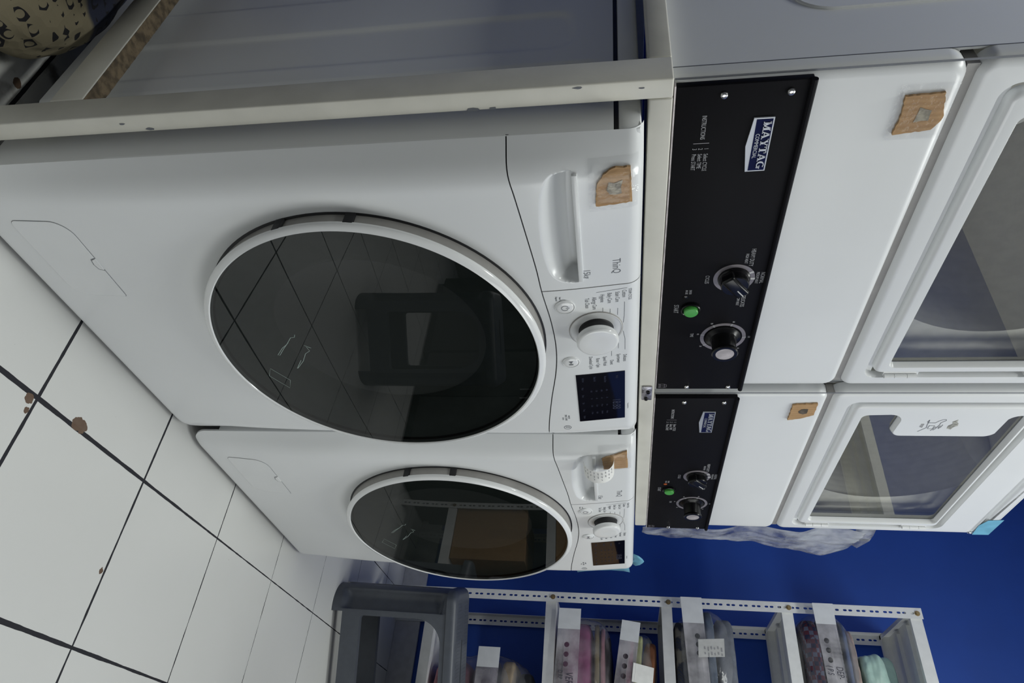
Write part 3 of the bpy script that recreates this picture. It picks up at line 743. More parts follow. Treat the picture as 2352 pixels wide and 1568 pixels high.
    bm = bmesh.new(); box(bm, cx0, cx1, -.0100, .001, cz0, cz1, bev=.0012)
    tube(bm, [(cx0-.0005, -.0105, cz1-.001), (cx1+.0015, -.0105, cz1-.001)], .0042, 10)
    cn = mesh_obj('console', bm, M['console'], t)
    mesh_obj('console_edge', bmbox(cx0-.001, cx1+.001, -.0095, .0005, cz0-.0022, cz0-.0002), M['cap'], cn)
    YC = -.0102
    for sx, sz in ((.0185, 1.0790), (.0192, 1.1566), (.6580, 1.0795), (.6582, 1.1572)):
        bm = bmesh.new(); lathe(bm, [(.0050, 0), (.0049, -.0012), (.0040, -.0026), (.0022, -.0032), (.0020, -.0022), (.0005, -.0022)], 24, sx, z(sz), cap1=True)
        o = mesh_obj('screw', bm, M['chrome'], cn); o.location = (0, YC, 0)
    # badge
    bp = [(.0525, z(1.1189)), (.0950, z(1.1138)), (.1355, z(1.1183)), (.1350, z(1.1434)), (.0525, z(1.1437))]
    bm = bmesh.new(); prism(bm, bp, YC-.0022, YC); mesh_obj('badge', bm, M['silver'], cn, False)
    bm = bmesh.new(); prism(bm, [(.0545, z(1.1222)), (.1335, z(1.1216)), (.1332, z(1.1418)), (.0545, z(1.1420))], YC-.0026, YC-.0020); mesh_obj('badge_field', bm, M['navy'], cn, False)
    bm = bmesh.new(); badge_letters(bm, .0575, z(1.1310), .0096, .0730)
    o = mesh_obj('lettering', bm, M['silver'], cn, False); o.location = (0, YC-.0024, 0)
    def ct(body, size, x, zz, align='CENTER', sx=.62, m='light_text', dy=0): text(body, size, cn, M[m], x, YC-.0003-dy, z(zz), sx, align)
    ct('COMMERCIAL', .0070, .0945, 1.1262, sx=.86, m='silver', dy=.0024)
    ct('INSTRUCTIONS', .0082, .0815, 1.0585, 'RIGHT'); bm = bmesh.new(); ribbon(bm, [(.0875, z(1.0480)), (.0875, z(1.0680))], .0009, YC-.0004)
    for k, (n_, s_2) in enumerate((('1', 'Select CYCLE'), ('2', 'Select TIME'), ('3', 'Press START'))):
        zz = 1.0650-.0075*k; ct(n_, .0080, .0950, zz, 'LEFT'); ct(s_2, .0080, .1040, zz, 'LEFT')
    # cycle selector
    kx, kz = .3480, z(1.1305)
    lx, lz = .6420, z(1.0285)
    for pts in ([(-.0055, -.004), (-.0055, .011), (.0055, .011), (.0055, -.004)], [(-.0045, .009), (-.0045, .014), (-.002, .016), (0, .014), (.002, .016), (.0045, .014), (.0045, .009)], [(-.0045, -.002), (.0045, -.002), (.0045, .001), (-.0045, .001)], [(0, .002), (0, .011)]):
        ribbon(bm, [(lx+a*1.1+.012, lz+b*.8) for a, b in pts], .0008, YC-.0004)
    mesh_obj('lettering', bm, M['ring'], cn, False)
    bm = bmesh.new(); lathe(bm, [(.0315, 0), (.0315, -.0006), (.0235, -.0006)], 64, kx, kz); o = mesh_obj('cycle_ring', bm, M['ring'], cn); o.location = (0, YC, 0)
    bm = bmesh.new()
    for a_ in (50, 90-5, -2):
        pass
    for a_, nm in ((118, 'h'), (88, 'n'), (35, 'd')):
        ribbon(bm, [(kx+.0235*math.cos(math.radians(a_)), kz+.0235*math.sin(math.radians(a_))), (kx+.0318*math.cos(math.radians(a_)), kz+.0318*math.sin(math.radians(a_)))], .0042, YC-.0010)
    mesh_obj('cycle_marks', bm, M['white_mark'], cn, False)
    bm = bmesh.new(); lathe(bm, [(.0250, 0), (.0245, -.0035), (.0225, -.0050), (.0215, -.0170), (.0200, -.0185), (.001, -.0190)], 48, cap1=True)
    k1 = mesh_obj('cycle_knob', bm, M['black_gloss'], cn); k1.location = (kx, YC, kz)
    # grip bar across the knob, pointing at DELICATES
    bm = bmesh.new(); box(bm, -.0110, .0110, -.0230, -.004, -.0235, .0250, bev=.004, seg=3)
    kb = mesh_obj('knob_grip', bm, M['black_gloss'], cn); kb.location = (kx, YC, kz); kb.rotation_euler = (0, math.radians(52), 0)
    bm = bmesh.new(); box(bm, -.0008, .0008, -.0236, -.0225, .006, .0225); kp = mesh_obj('knob_pointer', bm, M['white_mark'], cn); kp.location = (kx, YC, kz); kp.rotation_euler = (0, math.radians(52), 0)
    ct('HEAVY DUTY', .0092, .3020, 1.1520, sx=.68); ct('HIGH HEAT', .0066, .3040, 1.1440); ct('NORMAL', .0092, .3480, 1.1730, sx=.68); ct('MEDIUM HEAT', .0066, .3480, 1.1655)
    ct('DELICATES', .0092, .4040, 1.1510, sx=.62); ct('LOW HEAT', .0066, .4040, 1.1432); ct('CYCLES', .0088, .3495, 1.0895); ct('TIME', .0080, .4935, 1.0765)
    ct('START', .0110, .4210, 1.0455, sx=.66); ct('DRYER', .0055, .3790, 1.0660); ct('IN USE', .0055, .3790, 1.0600)
    bm = bmesh.new(); lathe(bm, [(.0042, 0), (.0042, -.0006), (.0005, -.0016)], 20, .3920, z(1.0592), cap1=True); o = mesh_obj('indicator_lens', bm, M['black_gloss'], cn); o.location = (0, YC, 0)
    bm = bmesh.new(); lathe(bm, [(.0165, 0), (.0160, -.0045), (.0145, -.0055), (.0122, -.0040), (.0122, -.002)], 40, .4215, z(1.0695)); o = mesh_obj('button_collar', bm, M['black_gloss'], cn); o.location = (0, YC, 0)
    bm = bmesh.new(); lathe(bm, [(.0115, -.001), (.0115, -.0090), (.0100, -.0105), (.004, -.0110), (.0005, -.0110)], 36, .4215, z(1.0695), cap1=True); o = mesh_obj('start_button', bm, M['green'], cn); o.location = (0, YC, 0)
    # timer
    tx_, tz_ = .5000, z(1.1300)
    bm = bmesh.new(); lathe(bm, [(.0385, 0), (.0385, -.0006), (.0325, -.0006)], 72, tx_, tz_); o = mesh_obj('timer_ring', bm, M['ring'], cn); o.location = (0, YC, 0)
    bm = bmesh.new()
    for k in range(7):
        a_ = math.radians(90-k*48); ribbon(bm, [(tx_+r_*math.cos(a_), tz_+r_*math.sin(a_)) for r_ in (.0325, .0390)], .0028, YC-.0010)
        ct(('Off', '10', '20', '30', '40', '50', '60')[k], .0055, tx_+.0440*math.cos(a_), 1.1300+.0440*math.sin(a_), sx=.7)
    mesh_obj('timer_marks', bm, M['light_text'], cn, False)
    bm = bmesh.new(); lathe(bm, [(.0305, 0), (.0300, -.0025), (.0260, -.0045), (.0225, -.0070), (.0205, -.0200), (.0195, -.0310), (.0218, -.0325), (.0222, -.0365), (.0205, -.0385), (.0160, -.0385), (.0155, -.0370)], 56)
    k2 = mesh_obj('timer_knob', bm, M['black_gloss'], cn); k2.location = (tx_, YC, tz_)
    bm = bmesh.new(); lathe(bm, [(.0156, -.0370), (.0154, -.0378), (.010, -.0378), (.0005, -.0379)], 48, cap1=True)
    k3 = mesh_obj('knob_cap', bm, M['cap'], cn); k3.location = (tx_, YC, tz_)
    return t
P0 = Vector((-.010, .0619, ZD)); AD = Vector((math.cos(A), math.sin(A), 0))
d1 = make_dryer('nearer white dryer whose square of cardboard is torn in stripes'); d1.location = P0+AD*(-.012)
d2 = copy_tree(d1); d2.location = P0+AD*.684
d2['label'] = 'farther white dryer with a hand symbol and STOP on its window tab'
for ch in d2.children:
    for g in ch.children:
        if g.name.startswith('indicator_lens'):
            g.data = g.data.copy(); g.data.materials[0] = M['orange']
def on_dryer(root, x, z, d=0.0):
    v = Vector((x, -d, z-ZD)); v.rotate(root.rotation_euler); return v+root.location

# ------------------------------------------------------------------ things stuck to the machines
def cardboard_tag(label, pts, f, stain=None, taped=True, seed=1):
    """ragged piece of cardboard given by points on a machine front; f maps (x, z, lift) to the world"""
    rnd = random.Random(seed)
    cx = sum(p[0] for p in pts)/len(pts); cz = sum(p[1] for p in pts)/len(pts)
    t = thing('cardboard_tag', label, 'cardboard tag', f(cx, cz, 0), 0, 'cardboard squares taped on the machines')
    def W(x, z, d): return f(x, z, d)-t.location
    rag = []
    for i in range(len(pts)):
        a, b = Vector(pts[i]), Vector(pts[(i+1) % len(pts)]); n = max(2, int((b-a).length/.004))
        for k in range(n):
            q = a.lerp(b, k/n); rag.append((q.x+rnd.uniform(-.0007, .0007), q.y+rnd.uniform(-.0007, .0007)))
    bm = bmesh.new(); L = loft(bm, [[W(x, z, .0004) for x, z in rag], [W(x, z, .0042) for x, z in rag]])
    bm.faces.new(L[-1]); bmesh.ops.recalc_face_normals(bm, faces=bm.faces)
    for f_ in bm.faces: pass
    mesh_obj('cardboard', bm, M['card'], t, False)
    if stain:
        bm = bmesh.new(); s = [W(cx+a*.008+rnd.uniform(-.003, .003), cz+.004+b*.008+rnd.uniform(-.002, .002), .0046) for a, b in ((-1, -1), (0, -1.1), (1, -1), (1.1, 0), (1, 1), (0, .9), (-1, 1), (-.9, 0))]
        bm.faces.new([bm.verts.new(p) for p in s]); mesh_obj('torn_paper', bm, stain, t, False)
    if taped:
        bm = bmesh.new(); x0, x1 = min(p[0] for p in pts)-.012, max(p[0] for p in pts)+.010; z0, z1 = min(p[1] for p in pts)-.008, max(p[1] for p in pts)+.007
        n = 16; V = [[bm.verts.new(W(x0+(x1-x0)*i/n, z0+(z1-z0)*j/n, (.0052 if 2 < i < n-2 and 2 < j < n-2 else .0010)+.0010*abs(noise.noise(Vector((i*.9, j*.9, seed)))))) for j in range(n+1)] for i in range(n+1)]
        for i in range(n):
            for j in range(n): bm.faces.new((V[i][j], V[i+1][j], V[i+1][j+1], V[i][j+1]))
        mesh_obj('clear_tape', bm, M['clear_tape'], t)
    return t
torn = mat('torn_paper', (0.36, 0.33, 0.26), .8, var=.3, scale=120)
dark_torn = mat('torn_dark', (0.10, 0.08, 0.06), .8, var=.4, scale=120)
cardboard_tag('square of cardboard taped to the nearer washer, beside its drawer grip', [(.0890, .9222), (.0915, .945), (.0905, .9690), (.062, .9670), (.0375, .9660), (.0370, .9440), (.044, .9330), (.0575, .9245)][::-1] and [(.0920, .9222), (.0915, .9450), (.0905, .9690), (.0375, .9660), (.0370, .9440), (.0440, .9330), (.0585, .9245)], lambda x, z, d: on_washer(w1, x, z, d), torn)
cardboard_tag('stained scrap of cardboard on the farther washer, behind the curled receipt', [(.0560, .9122), (.0980, .9150), (.0990, .9640), (.0420, .9620)], lambda x, z, d: on_washer(w2, x-.012, z+.002, d), None, True, 2)
cardboard_tag('striped torn square of cardboard on the nearer dryer', [(.0940, 1.2935), (.0760, 1.3215), (.0735, 1.3430), (.0390, 1.3360), (.0365, 1.2915), (.0560, 1.2960)][::-1] and [(.0410, 1.2915), (.0660, 1.2945), (.0950, 1.2920), (.0905, 1.3350), (.0735, 1.3440), (.0385, 1.3350)], lambda x, z, d: on_dryer(d1, x, z, d), torn, True, 3)
cardboard_tag('smaller slotted square of cardboard on the farther dryer', [(.0960, 1.2916), (.0930, 1.3180), (.0760, 1.3385), (.0340, 1.3381), (.0370, 1.2990), (.0400, 1.2916)][::-1] and [(.0400, 1.2920), (.0960, 1.2916), (.0880, 1.3180), (.0760, 1.3385), (.0340, 1.3381), (.0370, 1.2990)], lambda x, z, d: on_dryer(d2, x, z, d), dark_torn, False, 4)

# curled till receipt stuck to the far washer
base = on_washer(w2, .066, .905)
rc = thing('receipt', 'curled white till receipt stuck to the farther washer above its drawer grip', 'receipt', base)
bm = bmesh.new(); n = 24; xw = .000
prof = []
for i in range(n+1):
    a = math.pi*(1.0*i/n); prof.append((.031*math.cos(a), .030*math.sin(a)**.8))      # z offset, outward
x0, x1 = on_washer(w2, .030, .905), on_washer(w2, .072, .905)
V = [[bm.verts.new(Vector((lx, 0, 0))+Vector((.0, -.0015-q[1], q[0]+.002))) for q in prof] for lx in (-.025, -.008, .009, .026)]
for i in range(3):
    for j in range(n): bm.faces.new((V[i][j], V[i+1][j], V[i+1][j+1], V[i][j+1]))
rp = mesh_obj('paper', bm, M['paper'], rc)
bm = bmesh.new()
for j in range(4, n-3):
    if j % 2: continue
    z0, y0 = prof[j]; z1, y1 = prof[j+1]
    for k in range(3 if j % 4 else 2):
        xa = -.021+.0145*k+random.uniform(0, .002); xb = xa+random.uniform(.004, .010)
        a, b = Vector((0, -.0019-y0-.0006, z0+.002)), Vector((0, -.0019-(y0*.55+y1*.45)-.0006, z0*.55+z1*.45+.002))
        sc = 1.004
        bm.faces.new([bm.verts.new(Vector((x_, p.y, p.z))) for x_, p in ((xa, a), (xb, a), (xb, b), (xa, b))])
mesh_obj('printing', bm, M['light_text'], rp, False)

def sheet(name, label, cat, pts, m, thick=.0006, par=None):
    """bent piece of film: rows of points"""
    bm = bmesh.new(); V = [[bm.verts.new(p) for p in row] for row in pts]
    for a, b in zip(V, V[1:]):
        for i in range(len(a)-1): bm.faces.new((a[i], a[i+1], b[i+1], b[i]))
    o = mesh_obj(name, bm, m, par)
    md = o.modifiers.new('Solidify', 'SOLIDIFY'); md.thickness = thick
    if par is None: tag(o, label, cat)
    return o
# blue tape: on the far washer's right edge (two pieces) and on the far dryer's top corner
sheet('adhesive_tape', 'long strip of pale blue tape down the right edge of the farther washer', 'tape',
      [[(1.409, -.022, z_), (1.424, -.016+.003*math.sin(z_*90), z_), (xo_, -.014, z_+.003)] for z_, xo_ in ((.822, 1.490), (.845, 1.478), (.88, 1.468), (.92, 1.462), (.955, 1.466), (.972, 1.474))], M['tape_blue'])
sheet('adhesive_tape', 'short folded piece of pale blue tape on top of the farther washer corner', 'tape',
      [[(1.358, -.004, .9845), (1.380, -.004, .9845), (1.404, -.004, .9850), (1.425, -.006, .9800)], [(1.362, -.008, .9980), (1.384, -.009, 1.000), (1.406, -.008, .9990), (1.432, -.010, .9900)], [(1.372, -.012, 1.0080), (1.388, -.013, 1.0130), (1.402, -.012, 1.0100), (1.418, -.012, 1.0020)]], M['tape_blue'])
bm = bmesh.new(); pts = [(1.2975-.684, 1.8455), (1.352-.684+.004, 1.8510), (1.350-.684+.0045, 1.8895), (1.2605-.684, 1.8895), (1.2655-.684, 1.8560)]
L = loft(bm, [[on_dryer(d2, x, z_, .0002) for x, z_ in pts], [on_dryer(d2, x, z_, .0009) for x, z_ in pts]]); bm.faces.new(L[1]); bmesh.ops.recalc_face_normals(bm, faces=bm.faces)
tag(mesh_obj('adhesive_tape', bm, M['tape_blue'], None, False), 'pale blue tape over the top corner of the farther dryer', 'tape')
bm = bmesh.new(); q = on_dryer(d2, 1.345-.684, 1.842); lathe(bm, [(.0055, 0), (.0050, -.003), (.0020, -.0050), (.0005, -.0052)], 20, cap1=True)
o = mesh_obj('corner_screw', bm, M['chrome'], d2); o.location = (1.342-.684, 0, 1.8420-ZD)

# crumpled plastic sheet hanging at the far side of the dryers
outl = smooth_curve([(1.010, .080), (1.03, .100), (1.10, .112), (1.20, .118), (1.34, .138), (1.42, .168), (1.46, .192), (1.50, .205), (1.535, .217), (1.565, .190), (1.595, .160), (1.605, .120)])
rows = []
for i in range(70):
    z_ = 1.012+(1.603-1.012)*i/69; wd = outl(z_); row = []
    for j in range(30):
        u_ = j/29; p = Vector((1.372+wd*u_, .088+.012*u_*u_, z_))
        k = noise.noise(Vector((u_*5, z_*14, 2)))*.016+noise.noise(Vector((u_*11, z_*26, 5)))*.008
        p.y += k*(.25+u_*.15)+.010*(1-u_)*math.sin(z_*30); p.z += k*.3*u_
        row.append(p)
    rows.append(row)
sheet('plastic_sheet', 'crumpled clear plastic hanging beside the farther dryer against the blue wall', 'plastic sheet', rows, M['sheet'], .0004)
sheet('plastic_flap', '', '', [[(1.376, .100, 1.585), (1.42, .100, 1.588), (1.50, .100, 1.598)], [(1.376, .100, 1.61), (1.43, .100, 1.615), (1.525, .100, 1.620)], [(1.376, .100, 1.635), (1.43, .100, 1.640), (1.472, .100, 1.640)]], M['sheet'], .0004, bpy.data.objects['plastic_sheet'])

# ------------------------------------------------------------------ slotted-angle shelf
XS, XR = 2.090, 2.440; SY1, SY0 = .1180, -.862
sh = thing('storage_shelf', 'white slotted-angle shelf of packed laundry bags by the blue wall', 'shelf', (XS, 0, 0))
def slotted(bm, yA, yB, x, z0, z1, x2, yEdge):
    """angle iron: flange in the plane x with pairs of oval slots, second flange along x at yEdge"""
    per, hl, hw = .0437, .0063, .0037; ym = (yA+yB)/2; n = 10
    z = z0
    def oval(zc): return [(ym+hw*math.cos(a), zc+(hl-hw)*(1 if math.sin(a) >= 0 else -1)+hw*math.sin(a)) for a in [2*math.pi*(k+.5)/(2*n) for k in range(2*n)]]
    def cell(za, zb, hole):
        if not hole:
            bm.faces.new([bm.verts.new((x, a, b)) for a, b in ((yB, za), (yB, zb), (yA, zb), (yA, za))]); return
        zm = (za+zb)/2; m_ = len(hole)//2
        P_, Q_ = (ym+hw, zm), (ym-hw, zm)
        up = [P_, (yB, zm), (yB, zb), (yA, zb), (yA, zm), Q_]+list(reversed(hole[:m_]))
        dn = [Q_, (yA, zm), (yA, za), (yB, za), (yB, zm), P_]+list(reversed(hole[m_:]))
        for lp in (up, dn): bm.faces.new([bm.verts.new((x, a, b)) for a, b in lp])
    while z+per <= z1:
        cell(z, z+.0085, None)
        cell(z+.0085, z+.0260, oval(z+.01725)); cell(z+.0260, z+per, oval(z+.0260+(per-.0260)/2)); z += per
    if z < z1: cell(z, z1, None)
    v = [bm.verts.new(p) for p in ((x, yEdge, z0), (x2, yEdge, z0), (x2, yEdge, z1), (x, yEdge, z1))]; bm.faces.new(v)
ZP = 1.972
for nm, (ya, yb, xx, x2, ye) in enumerate(((SY1-.036, SY1, 0, .036, SY1), (SY1-.036, SY1, XR-XS, XR-XS-.036, SY1), (SY0, SY0+.036, 0, .036, SY0), (SY0, SY0+.036, XR-XS, XR-XS-.036, SY0))):
    bm = bmesh.new(); slotted(bm, ya, yb, xx, .0, ZP, x2, ye)
    o = mesh_obj('post', bm, M['shelf'], sh, False); md = o.modifiers.new('Solidify', 'SOLIDIFY'); md.thickness = .0016; md.offset = 0
TRAYS = (.262, .7115, 1.1305, 1.5465, 1.968)
for zt in TRAYS:
    y0, y1, x0, x1 = SY0+.003, SY1-.003, .003, XR-XS-.003
    bm = bmesh.new(); box(bm, x0, x1, y0, y1, zt-.0015, zt)
    for b in ((x0, x0+.0015, y0, y1), (x1-.0015, x1, y0, y1), (x0, x1, y0, y0+.0015), (x0, x1, y1-.0015, y1)): box(bm, *b, zt-.036, zt-.0015)
    for b in ((x0, x0+.014, y0, y1), (x1-.014, x1, y0, y1), (x0, x1, y1-.014, y1)): box(bm, *b, zt-.0375, zt-.036)
    for k in (.12, .23): box(bm, k, k+.03, y0+.02, y1-.02, zt-.014, zt-.0015)
    tr = mesh_obj('shelf_tray', bm, M['shelf'], sh, False)
    for yy in (SY1-.018, SY0+.018):
        bm = bmesh.new(); nseg = 6
        tube(bm, [(-.0065, yy, zt-.012), (-.001, yy, zt-.012)], .0056, nseg); tube(bm, [(-.0014, yy, zt-.012), (-.0006, yy, zt-.012)], .009, 16)
        mesh_obj('bolt', bm, M['brass'], sh)

# ------------------------------------------------------------------ laundry bags on the shelf, and what is folded inside them
garm = {
 'pinkd': cloth('magenta_terry', (0.26, 0.075, 0.17)), 'maroon': cloth('maroon_cloth', (0.07, 0.014, 0.018)), 'olive': cloth('olive_cloth', (0.22, 0.17, 0.08)),
 'pinkl': cloth('rose_satin', (0.46, 0.22, 0.25)), 'char': cloth('charcoal_cloth', (0.045, 0.047, 0.05)), 'mauve': cloth('mauve_cloth', (0.22, 0.20, 0.23)),
 'mag': cloth('hot_pink_cloth', (0.38, 0.03, 0.13)), 'lime': cloth('pale_lime_cloth', (0.42, 0.44, 0.22)), 'rust': cloth('rust_cloth', (0.16, 0.06, 0.025)),
 'denim': cloth('denim', (0.10, 0.13, 0.18)), 'slate': cloth('slate_cloth', (0.15, 0.165, 0.195)), 'knit': stripe_mat('dark_patterned_knit', ((0.03, 0.03, 0.032), (0.012, 0.02, 0.05), (0.16, 0.15, 0.13)), 60, 'DIAGONAL', 6),
 'stripe': stripe_mat('grey_rib_cloth', ((0.05, 0.05, 0.05), (0.15, 0.15, 0.145)), 22, 'Y', 1.5), 'blue': cloth('blue_cloth', (0.10, 0.14, 0.26)), 'beige': cloth('pink_beige_cloth', (0.40, 0.31, 0.28)),
 'plaid': plaid_mat(), 'grey': cloth('mid_grey_cloth', (0.19, 0.19, 0.18)), 'sand': cloth('sand_cloth', (0.30, 0.24, 0.17))}
def strip_band(parent, yA, yB, zA, zB, zA2, zB2, x, wave, holes, words, hz=0.5, white=.26):
    """milky band across the bag with punched holes; runs from yA (far) to yB (near)"""
    n = 60
    def cf(t_): return x+wave*math.sin(t_*6.0+1)*.6, yA+(yB-yA)*t_
    # build flat in (s, z) then bend
    Ls = abs(yB-yA)
    def wrap(s, v):
        t_ = s/Ls; xx, yy = cf(t_); z0 = zA+(zA2-zA)*t_; z1 = zB+(zB2-zB)*t_
        return (xx, yy, z0+(z1-z0)*v)
    rad = .0088
    for nm, s0, s1, m in (('band_end', 0, Ls*white, M['strip_white']), ('band', Ls*white, Ls, M['strip'])):
        bm = bmesh.new(); ol = []
        for k in range(n+1): ol.append((s0+(s1-s0)*k/n, 0.0))
        for k in range(1, 9): ol.append((s1, k/8))
        for k in range(n-1, -1, -1): ol.append((s0+(s1-s0)*k/n, 1.0))
        for k in range(7, 0, -1): ol.append((s0, k/8))
        H = zB-zA
        hs = [[(hc+rad*math.cos(2*math.pi*i/20), hz+rad/H*math.sin(2*math.pi*i/20)) for i in range(20)] for hc in holes if s0 < hc < s1]
        o_ = [bm.verts.new((a, 0, b)) for a, b in ol]; hv = [[bm.verts.new((a, 0, b)) for a, b in h] for h in hs]
        fill_ring(bm, o_, hv)
        for v in bm.verts: v.co = Vector(wrap(v.co.x, v.co.z))
        mesh_obj(nm, bm, m, parent, True, 60)
    for body, s, v, size in words:
        p = wrap(s, v); text(body, size, parent, M['pen'], p[0]-.0022, p[1], p[2], .62, 'LEFT', 'handwriting', .0001, (math.pi/2, 0, -math.pi/2), .15)
def laundry_bag(label, y1, z0, z1, strip, layers, tilt=0.0, x0=2.072, x1=2.405, yl=.36, seed=1, pw=3.2):
    cz = (z0+z1)/2; cy = y1-yl/2; cx = (x0+x1)/2; h = ((x1-x0)/2, yl/2, (z1-z0)/2)
    t = thing('laundry_bag', label, 'laundry bag', (cx, cy, z0), 0, 'clear bags of clean laundry on the shelf'); t.rotation_euler = (tilt, 0, 0)
    bm = bmesh.new(); soft_block(bm, (0, 0, h[2]), (h[0], h[1], h[2]), pw, .006, seed, 30, 11)
    mesh_obj('bag_film', bm, M['film'], t)
    t_strip = strip; t_strip(t, Vector((cx, cy, z0)))
    k = 0
    for (a, b, m, nm, lb) in layers:
        bm = bmesh.new(); za, zb = (a-z0), (b-z0); zc = (za+zb)/2
        f_ = (1-min(.98, abs((zc-h[2])/h[2]))**pw)**(1/pw)
        hx, hy = max(.08, (h[0]-.012)*f_*(.985-.01*(k % 2))), max(.08, (h[1]-.014)*f_*(.98-.012*((k+1) % 3)))
        soft_block(bm, (0, 0, zc), (hx, hy, (zb-za)/2*.98), 5, .0022, seed+k*1.7, 18, 16)
        o = mesh_obj('folded_garment', bm, garm[m], None, True, 70); o.location = t.location; o.rotation_euler = (tilt, 0, 0)
        tag(o, lb, 'folded clothes', 'folded clothes inside the shelf bags'); k += 1
    return t
def band(yA, yB, zA, zB, zA2, zB2, x, wave, holes, words, hz=.5, white=.26):
    def f(t, c): strip_band(t, yA-c.y, yB-c.y, zA-c.z, zB-c.z, zA2-c.z, zB2-c.z, x-c.x, wave, holes, words, hz, white)
    return f
def addl(bag_root, nm, pts, m):
    bm = bmesh.new(); V = [[bm.verts.new(Vector(p)-bag_root.location) for p in r] for r in pts]
    for a, b in zip(V, V[1:]):
        for i in range(len(a)-1): bm.faces.new((a[i], a[i+1], b[i+1], b[i]))
    o = mesh_obj(nm, bm, m, bag_root); return o
# bottom shelf
laundry_bag('bag of dark and sand clothes on the bottom shelf, behind the plastic stool', -.090, .264, .655, band(-.094, -.40, .446, .524, .440, .520, 2.058, .002, (.115, .148, .181), [], .4, .22),
    [(.275, .42, 'pinkl', 0, 'rosy folded cloth lowest in the bottom-shelf bag'), (.422, .52, 'mauve', 0, 'mauve folded cloth in the middle of the bottom-shelf bag'), (.522, .58, 'sand', 0, 'sand coloured folded cloth in the bottom-shelf bag'), (.582, .64, 'char', 0, 'charcoal folded cloth on top in the bottom-shelf bag')], 0, yl=.40, seed=11, pw=2.7)
b1 = laundry_bag('bag with pink towel marked VE, lying flat under the tilted bag', .048, .713, .918, band(.052, -.26, .7275, .8065, .716, .797, 2.056, .003, (.125, .157, .189), [('VER', .214, .62, .036), ('D RP', .208, .24, .022)], .45, .23),
    [(.718, .738, 'maroon', 0, 'maroon cloth lowest in the bag with the pink towel'), (.739, .852, 'pinkd', 0, 'thick magenta pink towel in the flat bag'), (.853, .873, 'olive', 0, 'thin olive cloth above the pink towel'), (.874, .892, 'pinkl', 0, 'pale rose cloth near the top of the flat bag'), (.893, .912, 'char', 0, 'charcoal cloth topmost in the flat bag')], 0, seed=3)
b2 = laundry_bag('tilted bag of rust and lime clothes resting on the pink-towel bag', .022, .922, 1.070, band(.024, -.26, .9356-.004, 1.000-.004, .926, .992, 2.056, .003, (.120, .152, .184), [], .42, .24),
    [(.927, .962, 'mauve', 0, 'mauve grey cloth lowest in the tilted bag'), (.963, .984, 'mag', 0, 'hot pink cloth in the tilted bag'), (.985, 1.012, 'lime', 0, 'pale lime cloth in the tilted bag'), (1.013, 1.064, 'rust', 0, 'rust brown cloth on top in the tilted bag')], math.radians(7), yl=.34, seed=5, pw=2.6)
b3 = laundry_bag('bulging bag of denim and dark knits with a receipt on its band', .106, 1.1325, 1.352, band(.108, -.22, 1.159, 1.232, 1.172, 1.240, 2.046, .004, (.132, .160, .188), [], .62, .27),
    [(1.137, 1.185, 'knit', 0, 'dark patterned knit lowest in the denim bag'), (1.186, 1.235, 'char', 0, 'charcoal cloth in the denim bag'), (1.236, 1.275, 'denim', 0, 'folded blue denim in the bag with the receipt'), (1.276, 1.345, 'slate', 0, 'slate grey cloth on top in the denim bag')], 0, seed=7, pw=2.6)
r3 = addl(b3, 'receipt_label', [[(2.040-.004*j, -.036-.0580*i/3, 1.2090+.0835*j/6-.001*i) for i in range(4)] for j in range(7)], M['paper'])
b4 = laundry_bag('bag of plaid and ribbed grey clothes marked DEP, highest of the bags', .108, 1.5485, 1.752, band(.108, -.24, 1.606, 1.674, 1.612, 1.668, 2.048, .006, (.124, .155, .186), [('DEP-', .205, .72, .030), ('( P.S', .203, .25, .026)], .36, .20),
    [(1.552, 1.570, 'grey', 0, 'grey cloth lowest in the plaid bag'), (1.571, 1.628, 'plaid', 0, 'navy and maroon plaid cloth in the highest bag'), (1.629, 1.695, 'stripe', 0, 'ribbed dark grey cloth in the highest bag'), (1.696, 1.715, 'blue', 0, 'blue cloth in the highest bag'), (1.716, 1.745, 'beige', 0, 'pink beige cloth on top in the highest bag')], 0, seed=9, pw=2.9)
bm = bmesh.new()
for k, (dy_, z_) in enumerate((( -.050, 1.228), (-.052, 1.239), (-.050, 1.249), (-.054, 1.259), (-.051, 1.270), (-.056, 1.281))):
    c_ = b3.location
    for q in range(2): box(bm, 2.040-.004*(z_-1.209)/.0139-c_.x-.0016, 2.040-.004*(z_-1.209)/.0139-c_.x-.0006, dy_-.010-.018*q-random.uniform(.006, .014)-c_.y, dy_-.018*q-.010-c_.y, z_-c_.z, z_+.003-c_.z)
mesh_obj('printing', bm, M['light_text'], r3, False)
r2 = addl(b2, 'receipt_label', [[(2.052+.004*j, -.112-.060*i/3, .985+.070*j/6) for i in range(4)] for j in range(7)], M['paper'])
# mint pouches lying on the highest bag
def pouch(label, c, h, rot, seed):
    bm = bmesh.new(); soft_block(bm, (0, 0, 0), h, 6.0, .007, seed, 24, 18)
    for v in bm.verts: v.co.x *= .35+.65*max(0, 1-(v.co.z/h[2])**2)**.6 if v.co.z > 0 else 1
    o = mesh_obj('mint_pouch', bm, M['mint'], None); o.location = c; o.rotation_euler = rot
    tag(o, label, 'pouch', 'mint plastic pouches on the highest bag')
pouch('front mint green plastic pouch lying on the highest laundry bag', (2.150, -.158, 1.7960), (.040, .125, .041), (math.radians(-4), 0, 0), 2)
pouch('mint green plastic pouch leaning behind the front pouch under the top tray', (2.235, -.142, 1.8250), (.036, .125, .070), (math.radians(-3), math.radians(6), 0), 6)

